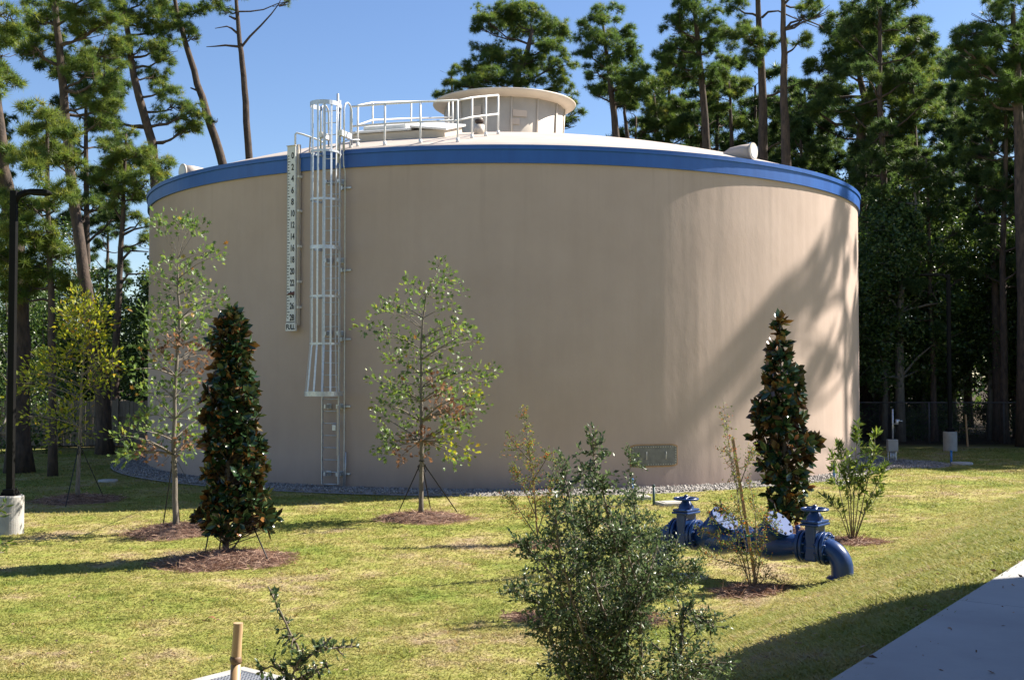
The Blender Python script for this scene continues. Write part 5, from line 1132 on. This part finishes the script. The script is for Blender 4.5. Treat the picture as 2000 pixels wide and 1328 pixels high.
# right of the frame: the row that shades the far lawn and the right of the tank
shade = [(27.5, 43.4, 1.0), (24.2, 44.2, .92), (31.5, 44.2, 1.05), (29.5, 46, 1.0), (35, 46.6, 1.1), (34, 49, 1.0), (38.5, 47.2, 1.1), (40, 50, 1.0), (26.5, 47.8, .9), (33, 46.4, .95), (36.6, 49.5, 1.0), (31.2, 48.6, .9)]
for x, y, s in shade: spots.append((x, y, s, None))
for i, (x, y, s, vf) in enumerate(spots):
    v = i % 4 if vf is None else vf; where, grp = region(x, y); grp = "pines in the " + grp; rz = rs.uniform(0, 6.28)
    lab = ["tall", "slim", "stout", "small bushy"][v] + " pine " + where
    if len(PROTO) < 4:
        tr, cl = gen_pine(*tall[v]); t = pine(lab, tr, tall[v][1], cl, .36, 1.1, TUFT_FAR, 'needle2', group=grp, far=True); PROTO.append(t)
        t.location = (x, y, float(hgt(x, y))); t.rotation_euler = (0, 0, rz); t.scale = (s,) * 3
        for ch in t.children: ch.matrix_parent_inverse = Matrix()
    else:
        c = copytree(PROTO[v], (x, y, float(hgt(x, y))), rz, s, lab); c['group'] = grp
# the lone pine at the wood's edge, right of the picture, whose crown throws its shadow on the tank
def shadowsrc(px, py, t):
    d = ray(px, py); a = d.x ** 2 + d.y ** 2; b = -2 * (d.x * TC.x + d.y * TC.y); c = TC.x ** 2 + TC.y ** 2 - TR ** 2
    k = (-b - math.sqrt(b * b - 4 * a * c)) / (2 * a); return Vector((0, 0, CAM_Z)) + d * k + Vector((SUN_H.x, SUN_H.y, math.tan(SUN_EL))) * t
cl = [(shadowsrc(px, py, 24 + random.uniform(-.8, .8)), (r * .72, r * .72, r * .5)) for px, py, r in ((1640, 410, .9), (1650, 450, .9), (1625, 470, 1.0), (1600, 510, 1.0), (1572, 545, .95), (1545, 580, .9), (1510, 620, .8), (1480, 655, .7), (1446, 692, .6),
      (1600, 580, .7), (1565, 630, .7), (1490, 705, .55), (1645, 560, .7), (1652, 640, .7), (1622, 690, .75), (1590, 740, .75), (1562, 785, .75), (1538, 840, .65), (1512, 885, .6), (1668, 500, .9), (1674, 620, .6), (1660, 720, .5), (1674, 800, .4), (1635, 500, .8))]
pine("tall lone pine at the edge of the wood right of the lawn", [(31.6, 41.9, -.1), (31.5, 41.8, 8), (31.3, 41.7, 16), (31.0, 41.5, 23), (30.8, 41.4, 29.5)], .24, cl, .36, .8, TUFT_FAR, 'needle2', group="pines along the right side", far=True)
random.seed(5)

# ------------------------------------------------------------------ broad-leaved understorey
def broad(label, trunk, rad, clumps, size, nper, group, mat='broad', bark='palebark', name="broadleaf_tree", cat="tree", tone=(0, 1)):
    base = Vector(trunk[0]); t = thing(name, label, cat, base, group)
    w = MB(); tr = [Vector(p) for p in trunk]; n = len(tr); w.tube(tr, [rad * (1.2 - .95 * i / (n - 1)) for i in range(n)], 8); P = []; D = []
    for c, r in clumps:
        c = Vector(c); i = min(range(n), key=lambda k: abs(tr[k].z - (c.z - .6 * math.hypot(c.x - tr[k].x, c.y - tr[k].y)))); p0_ = tr[max(1, i) if n > 2 else i]
        mid = p0_.lerp(c, .5) + Vector((random.uniform(-.2, .2), random.uniform(-.2, .2), .1)); w.tube([p0_, mid, c], [rad * .35, rad * .25, rad * .08], 5, False)
        ends, _ = ellip(c, r, 5)
        for e in ends: w.tube([mid.lerp(c, .6), Vector(e)], [rad * .14, .008], 3, False)
        vol = (r[0] * r[1] * r[2]) ** (2 / 3); m_ = int(nper * vol); p, d = ellip(c, r, m_, .5)
        # gather leaves into sprays
        k_ = max(1, m_ // 9); sp_, _ = ellip(c, r, k_, .45); q = sp_[np.random.default_rng(m_).integers(0, k_, m_)] + rng.normal(size=(m_, 3)) * .17
        P.append(q); D.append(d * .4 + rng.normal(size=(m_, 3)) * .6 + np.array([[0, 0, -.1]]))
    at(w.build("trunk", M[bark], t), base); P = np.concatenate(P); D = np.concatenate(D); nn_ = len(P)
    at(scatter("crown", FARLEAF[0], FARLEAF[1], P, basis(D, rng.random(nn_) * 6.28), size * rng.uniform(.6, 1.25, nn_), M[mat], t, rng.random(nn_) * (tone[1] - tone[0]) + tone[0]), base); return t
def pxbroad(label, trunk_px, Y, rad, cl, size, nper, group, **kw):
    k = Y / F; tp = [W(x, y, Y) for x, y in trunk_px]; tp[0].z = float(hgt(tp[0].x, tp[0].y)) - .1
    return broad(label, tp, rad, [(W(c[0], c[1], Y + random.uniform(-1.2, 1.2)), (c[2] * k, max(c[2], c[3]) * k, c[3] * k)) for c in cl], size, nper, group, **kw)
UG = "broadleaf trees under the pines"
pxbroad("grey-trunked oak with silvery dense foliage behind the right side of the tank", [(1760, 872), (1757, 740), (1757, 610), (1762, 560), (1780, 470), (1790, 400)], 48.6, .19,
        [(1790, 365, 52, 36), (1730, 400, 44, 36), (1840, 400, 46, 36), (1780, 430, 60, 40), (1710, 460, 34, 40), (1850, 460, 50, 40), (1740, 510, 54, 40), (1800, 500, 56, 40), (1870, 520, 34, 40), (1720, 575, 38, 36), (1800, 570, 56, 40), (1850, 590, 40, 36), (1770, 640, 50, 30), (1840, 660, 46, 34), (1715, 650, 30, 30), (1810, 720, 50, 36), (1720, 740, 30, 36)], .16, 620, UG)
pxbroad("dark bushy oak behind the wooden fence at the left", [(95, 880), (92, 800), (90, 700)], 49, .15, [(90, 610, 44, 36), (60, 660, 40, 36), (120, 650, 46, 36), (90, 720, 60, 40), (150, 700, 40, 40), (60, 770, 50, 40), (130, 780, 56, 40), (20, 720, 40, 50)], .15, 620, UG)
pxbroad("dark evergreen mass at the left edge beside the massive trunk", [(20, 905), (18, 800), (15, 700)], 43, .14, [(10, 590, 34, 40), (-10, 660, 40, 40), (60, 610, 30, 34), (20, 740, 34, 44), (75, 690, 30, 40), (-10, 800, 40, 40), (75, 780, 30, 44), (120, 740, 34, 40), (125, 830, 30, 40), (-15, 870, 40, 36), (80, 850, 30, 36)], .13, 640, UG)
pxbroad("tall loose evergreen right of the leaning dark pine", [(205, 880), (210, 760), (205, 640)], 51, .14, [(190, 535, 24, 22), (215, 560, 34, 30), (180, 590, 36, 34), (230, 600, 40, 34), (205, 640, 50, 34), (255, 650, 36, 36), (180, 690, 44, 36), (240, 710, 46, 36), (275, 720, 30, 44), (200, 770, 50, 40), (260, 790, 40, 40), (115, 490, 26, 34), (130, 450, 16, 20)], .15, 620, UG)
pxbroad("small round treetop in the gap left of the tank", [(272, 880), (272, 700), (272, 620)], 75, .1, [(270, 585, 16, 12), (262, 600, 16, 12), (280, 602, 14, 12), (270, 625, 24, 16), (272, 660, 26, 24), (262, 700, 30, 26)], .17, 500, UG)
def gen_broad(h, seed, n):
    random.seed(seed); cl = []
    for i in range(n):
        f_ = random.random(); z = h * (.25 + .75 * f_); sp = h * .24 * (1.1 - .7 * f_) * random.uniform(.2, 1); a = i * 2.4; r = h * .13 * random.uniform(.8, 1.25)
        cl.append(((sp * math.cos(a), sp * math.sin(a), z), (r, r, r * .8)))
    return [(0, 0, -.1), (.1, 0, h * .3), (.0, .1, h * .6), (.15, 0, h * .9)], cl
BP = []; bs_ = [(10.5, 31, 17), (8, 32, 15), (12.5, 33, 18)]
bsp = [(-8.5, 53.2, .95), (-11.5, 52.6, .9), (-14.2, 51.6, .85), (-6, 54.2, 1.0), (-3, 55, 1.0), (-10, 55.5, 1.0), (-13.5, 55.2, .95), (-16.4, 52.8, .8), (-7, 57, 1.05), (0, 56, 1.0), (-9.2, 51.9, .9), (-12.4, 49.9, .8), (-15.2, 48.6, .65), (13.6, 50.5, .95), (16, 49, .8), (15, 53.5, 1.05), (18.5, 51.2, .9), (21, 50.2, .75), (20.3, 54, 1.0), (23.5, 53.2, .85), (23, 49.6, .7), (26.2, 50.5, .8), (25.6, 55.6, 1.0), (28.5, 53, .9), (17.6, 55, 1.05), (14, 58, 1.05), (30.5, 58, 1.0), (27.6, 60.5, 1.05), (22.4, 60.2, 1.1), (18.4, 60.8, 1.05), (29, 49.2, .8), (31, 50.6, .85), (33.5, 54, .9), (20.2, 66, 1.0), (25.8, 66.5, 1.0), (15.8, 69, 1.0), (31, 67, 1.0),
       (-18.8, 49.2, .55), (-21.5, 51, .62), (-24.6, 49.8, .6), (-16.8, 53, .5), (-14.6, 51, .42), (-20.2, 57, .6), (-27.6, 53.5, .7), (-12.4, 55, .45), (-29.6, 49.5, .75), (-16.6, 60, .5), (-24.8, 62, .7), (8, 66, .9), (2, 68, .85), (-4, 68, .8), (-9.6, 62, .45),
       (30, 43.4, 1.35), (33.5, 43.8, 1.5), (26.5, 43, 1.0), (37, 44.6, 1.6), (23.4, 42.6, .75), (30, 45.6, 1.2), (34.5, 47.6, 1.35), (38, 48.6, 1.3), (26.6, 45.8, 1.0), (32, 50, 1.3), (36, 52, 1.4), (41, 51, 1.4), (28.4, 48.2, 1.15)]
for i, (x, y, s) in enumerate(bsp):
    v = i % 3; lab = ["dark", "bushy", "tall"][v] + " broadleaf tree " + region(x, y)[0]; grp = "broadleaf trees in the " + region(x, y)[1]
    if len(BP) < 3:
        tr, cl = gen_broad(*bs_[v]); t = broad(lab, tr, .15, cl, .18, 480, grp); BP.append(t); t.location = (x, y, float(hgt(x, y))); t.scale = (s,) * 3
        for ch in t.children: ch.matrix_parent_inverse = Matrix()
    else: c = copytree(BP[v], (x, y, float(hgt(x, y))), rs.uniform(0, 6.28), s, lab); c['group'] = grp
random.seed(6)
# low bushes along the fences
BB = []
for i in range(34):
    if i < 22: x, y = rs.uniform(13, 32), rs.uniform(48.2, 55)
    else: x, y = rs.uniform(-28, -10), rs.uniform(47.3, 54)
    lab = ["low dark", "rounded", "straggly"][i % 3] + " bush " + region(x, y)[0]; grp = "bushes behind the chain-link fence" if x > 0 else "bushes behind the wooden fence"
    if not BB:
        cl = [((.9 * math.cos(k * 2.4) * rs.uniform(.2, 1), .9 * math.sin(k * 2.4) * rs.uniform(.2, 1), rs.uniform(.4, 2.0)), (.6, .6, .5)) for k in range(10)]
        t = broad(lab, [(0, 0, -.1), (.05, 0, .6), (0, .05, 1.6)], .05, cl, .13, 520, grp, name="bush", cat="bush"); BB.append(t); t.location = (x, y, 0)
        for ch in t.children: ch.matrix_parent_inverse = Matrix()
    else: c = copytree(BB[0], (x, y, float(hgt(x, y))), rs.uniform(0, 6.28), rs.uniform(.6, 1.25), lab); c['group'] = grp
# far wood that closes the view between the trunks
n = 26000; fx = rng.uniform(-75, 85, n); fyy = rng.uniform(84, 104, n); top_ = 6.5 + 2.2 * np.sin(fx * .21) + 1.5 * np.sin(fx * .53 + 1) + .8 * np.sin(fx * 1.7)
fz = top_ * rng.random(n) ** .8
scatter("distant_wood", FARLEAF[0], FARLEAF[1], np.stack([fx, fyy, fz], 1), basis(unit(n), rng.random(n) * 6.28), rng.uniform(.35, .8, n), M['broad'], kind="stuff")

# ================================================================== GRASS BLADES
def blade_tuft(seed, nb):
    r = np.random.default_rng(seed); v = []; f = []
    for i in range(nb):
        a = r.uniform(0, 6.28); d = r.random() ** .5; x, y = math.cos(a) * d, math.sin(a) * d; h = r.uniform(.45, 1.0); wv = r.uniform(0, 6.28); ww = .085
        lx, ly = r.normal() * .42, r.normal() * .42; o = len(v)
        v += [(x - ww * math.cos(wv), y - ww * math.sin(wv), -.08), (x + ww * math.cos(wv), y + ww * math.sin(wv), -.08), (x + lx, y + ly, h)]; f.append((o, o + 1, o + 2))
    return np.array(v), np.array(f)
G1 = blade_tuft(1, 9)
n = 95000
yy = 6.2 * (44 / 6.2) ** (rng.random(n) ** .92); xx = rng.uniform(-.49, .49, n) * yy
s_ = -.815 * xx + .58 * yy; dtk = np.hypot(xx - TC.x, yy - TC.y)
okm = (s_ > S0 - .012) & (dtk > 13.05) & (np.hypot(xx - 12.3, yy - 36.4) > 1.7)
for o in list(bpy.data.objects):
    if o.name.startswith("mulch_mound"):
        okm &= np.hypot(xx - o.location.x, yy - o.location.y) > .80 * max(.5, (o.children[0].dimensions.x if o.children else 1) / 2)
dd = np.array([(xx - p0.x) * ix.x + (yy - p0.y) * ix.y, (xx - p0.x) * iy.x + (yy - p0.y) * iy.y]); okm &= ~((dd[0] > -.02) & (dd[0] < SZ + .02) & (dd[1] > -.02) & (dd[1] < SZ + .02))
xx, yy = xx[okm], yy[okm]; n = len(xx); zz = hgt(xx, yy)
sc_ = np.stack([.055 + .0042 * yy, .055 + .0042 * yy, .017 + .00045 * yy], 1) * rng.uniform(.6, 1.35, (n, 1))
tall_ = rng.random(n) < .02; sc_[tall_, 2] *= 1.8
up_ = np.tile(np.array([[0, 0, 1.]]), (n, 1)) + rng.normal(size=(n, 3)) * .06
scatter("grass", G1[0], G1[1], np.stack([xx, yy, zz], 1), basis(up_, rng.random(n) * 6.28), sc_, M['grass'], kind="stuff")

# leaf scraps, pine needles and straw blown over the lawn
n = 1500; yy = 6.5 * (34 / 6.5) ** rng.random(n); xx = rng.uniform(-.48, .48, n) * yy; k_ = (-.815 * xx + .58 * yy > S0 - 1.2) & (np.hypot(xx - TC.x, yy - TC.y) > 13.2); xx, yy = xx[k_], yy[k_]; n = len(xx)
zl = np.where(-.815 * xx + .58 * yy < S0, 1.165, hgt(xx, yy) + .022)
keep = (zl < 1.16) | (rng.random(n) < .5)
scatter("lawn_litter", LF[0], LF[1], np.stack([xx, yy, zl], 1)[keep], basis(np.stack([rng.normal(size=n), rng.normal(size=n), rng.normal(size=n) * .12], 1)[keep], rng.random(keep.sum()) * 6.28), rng.uniform(.018, .06, keep.sum()), M['straw'], kind="stuff")
# a few taller weeds standing over the mown turf
n = 420; yy = 7.5 * (30 / 7.5) ** rng.random(n); xx = rng.uniform(-.48, .48, n) * yy; k_ = (-.815 * xx + .58 * yy > S0 + .3) & (np.hypot(xx - TC.x, yy - TC.y) > 13.3); xx, yy = xx[k_], yy[k_]; n = len(xx)
WD = blade_tuft(8, 14); ws_ = rng.uniform(.05, .10, n)
scatter("lawn_weeds", WD[0], WD[1], np.stack([xx, yy, hgt(xx, yy)], 1), basis(np.tile(np.array([[0, 0, 1.]]), (n, 1)) + rng.normal(size=(n, 3)) * .1, rng.random(n) * 6.28), np.stack([ws_ * 1.1, ws_ * 1.1, ws_], 1), M['grass'], kind="stuff")
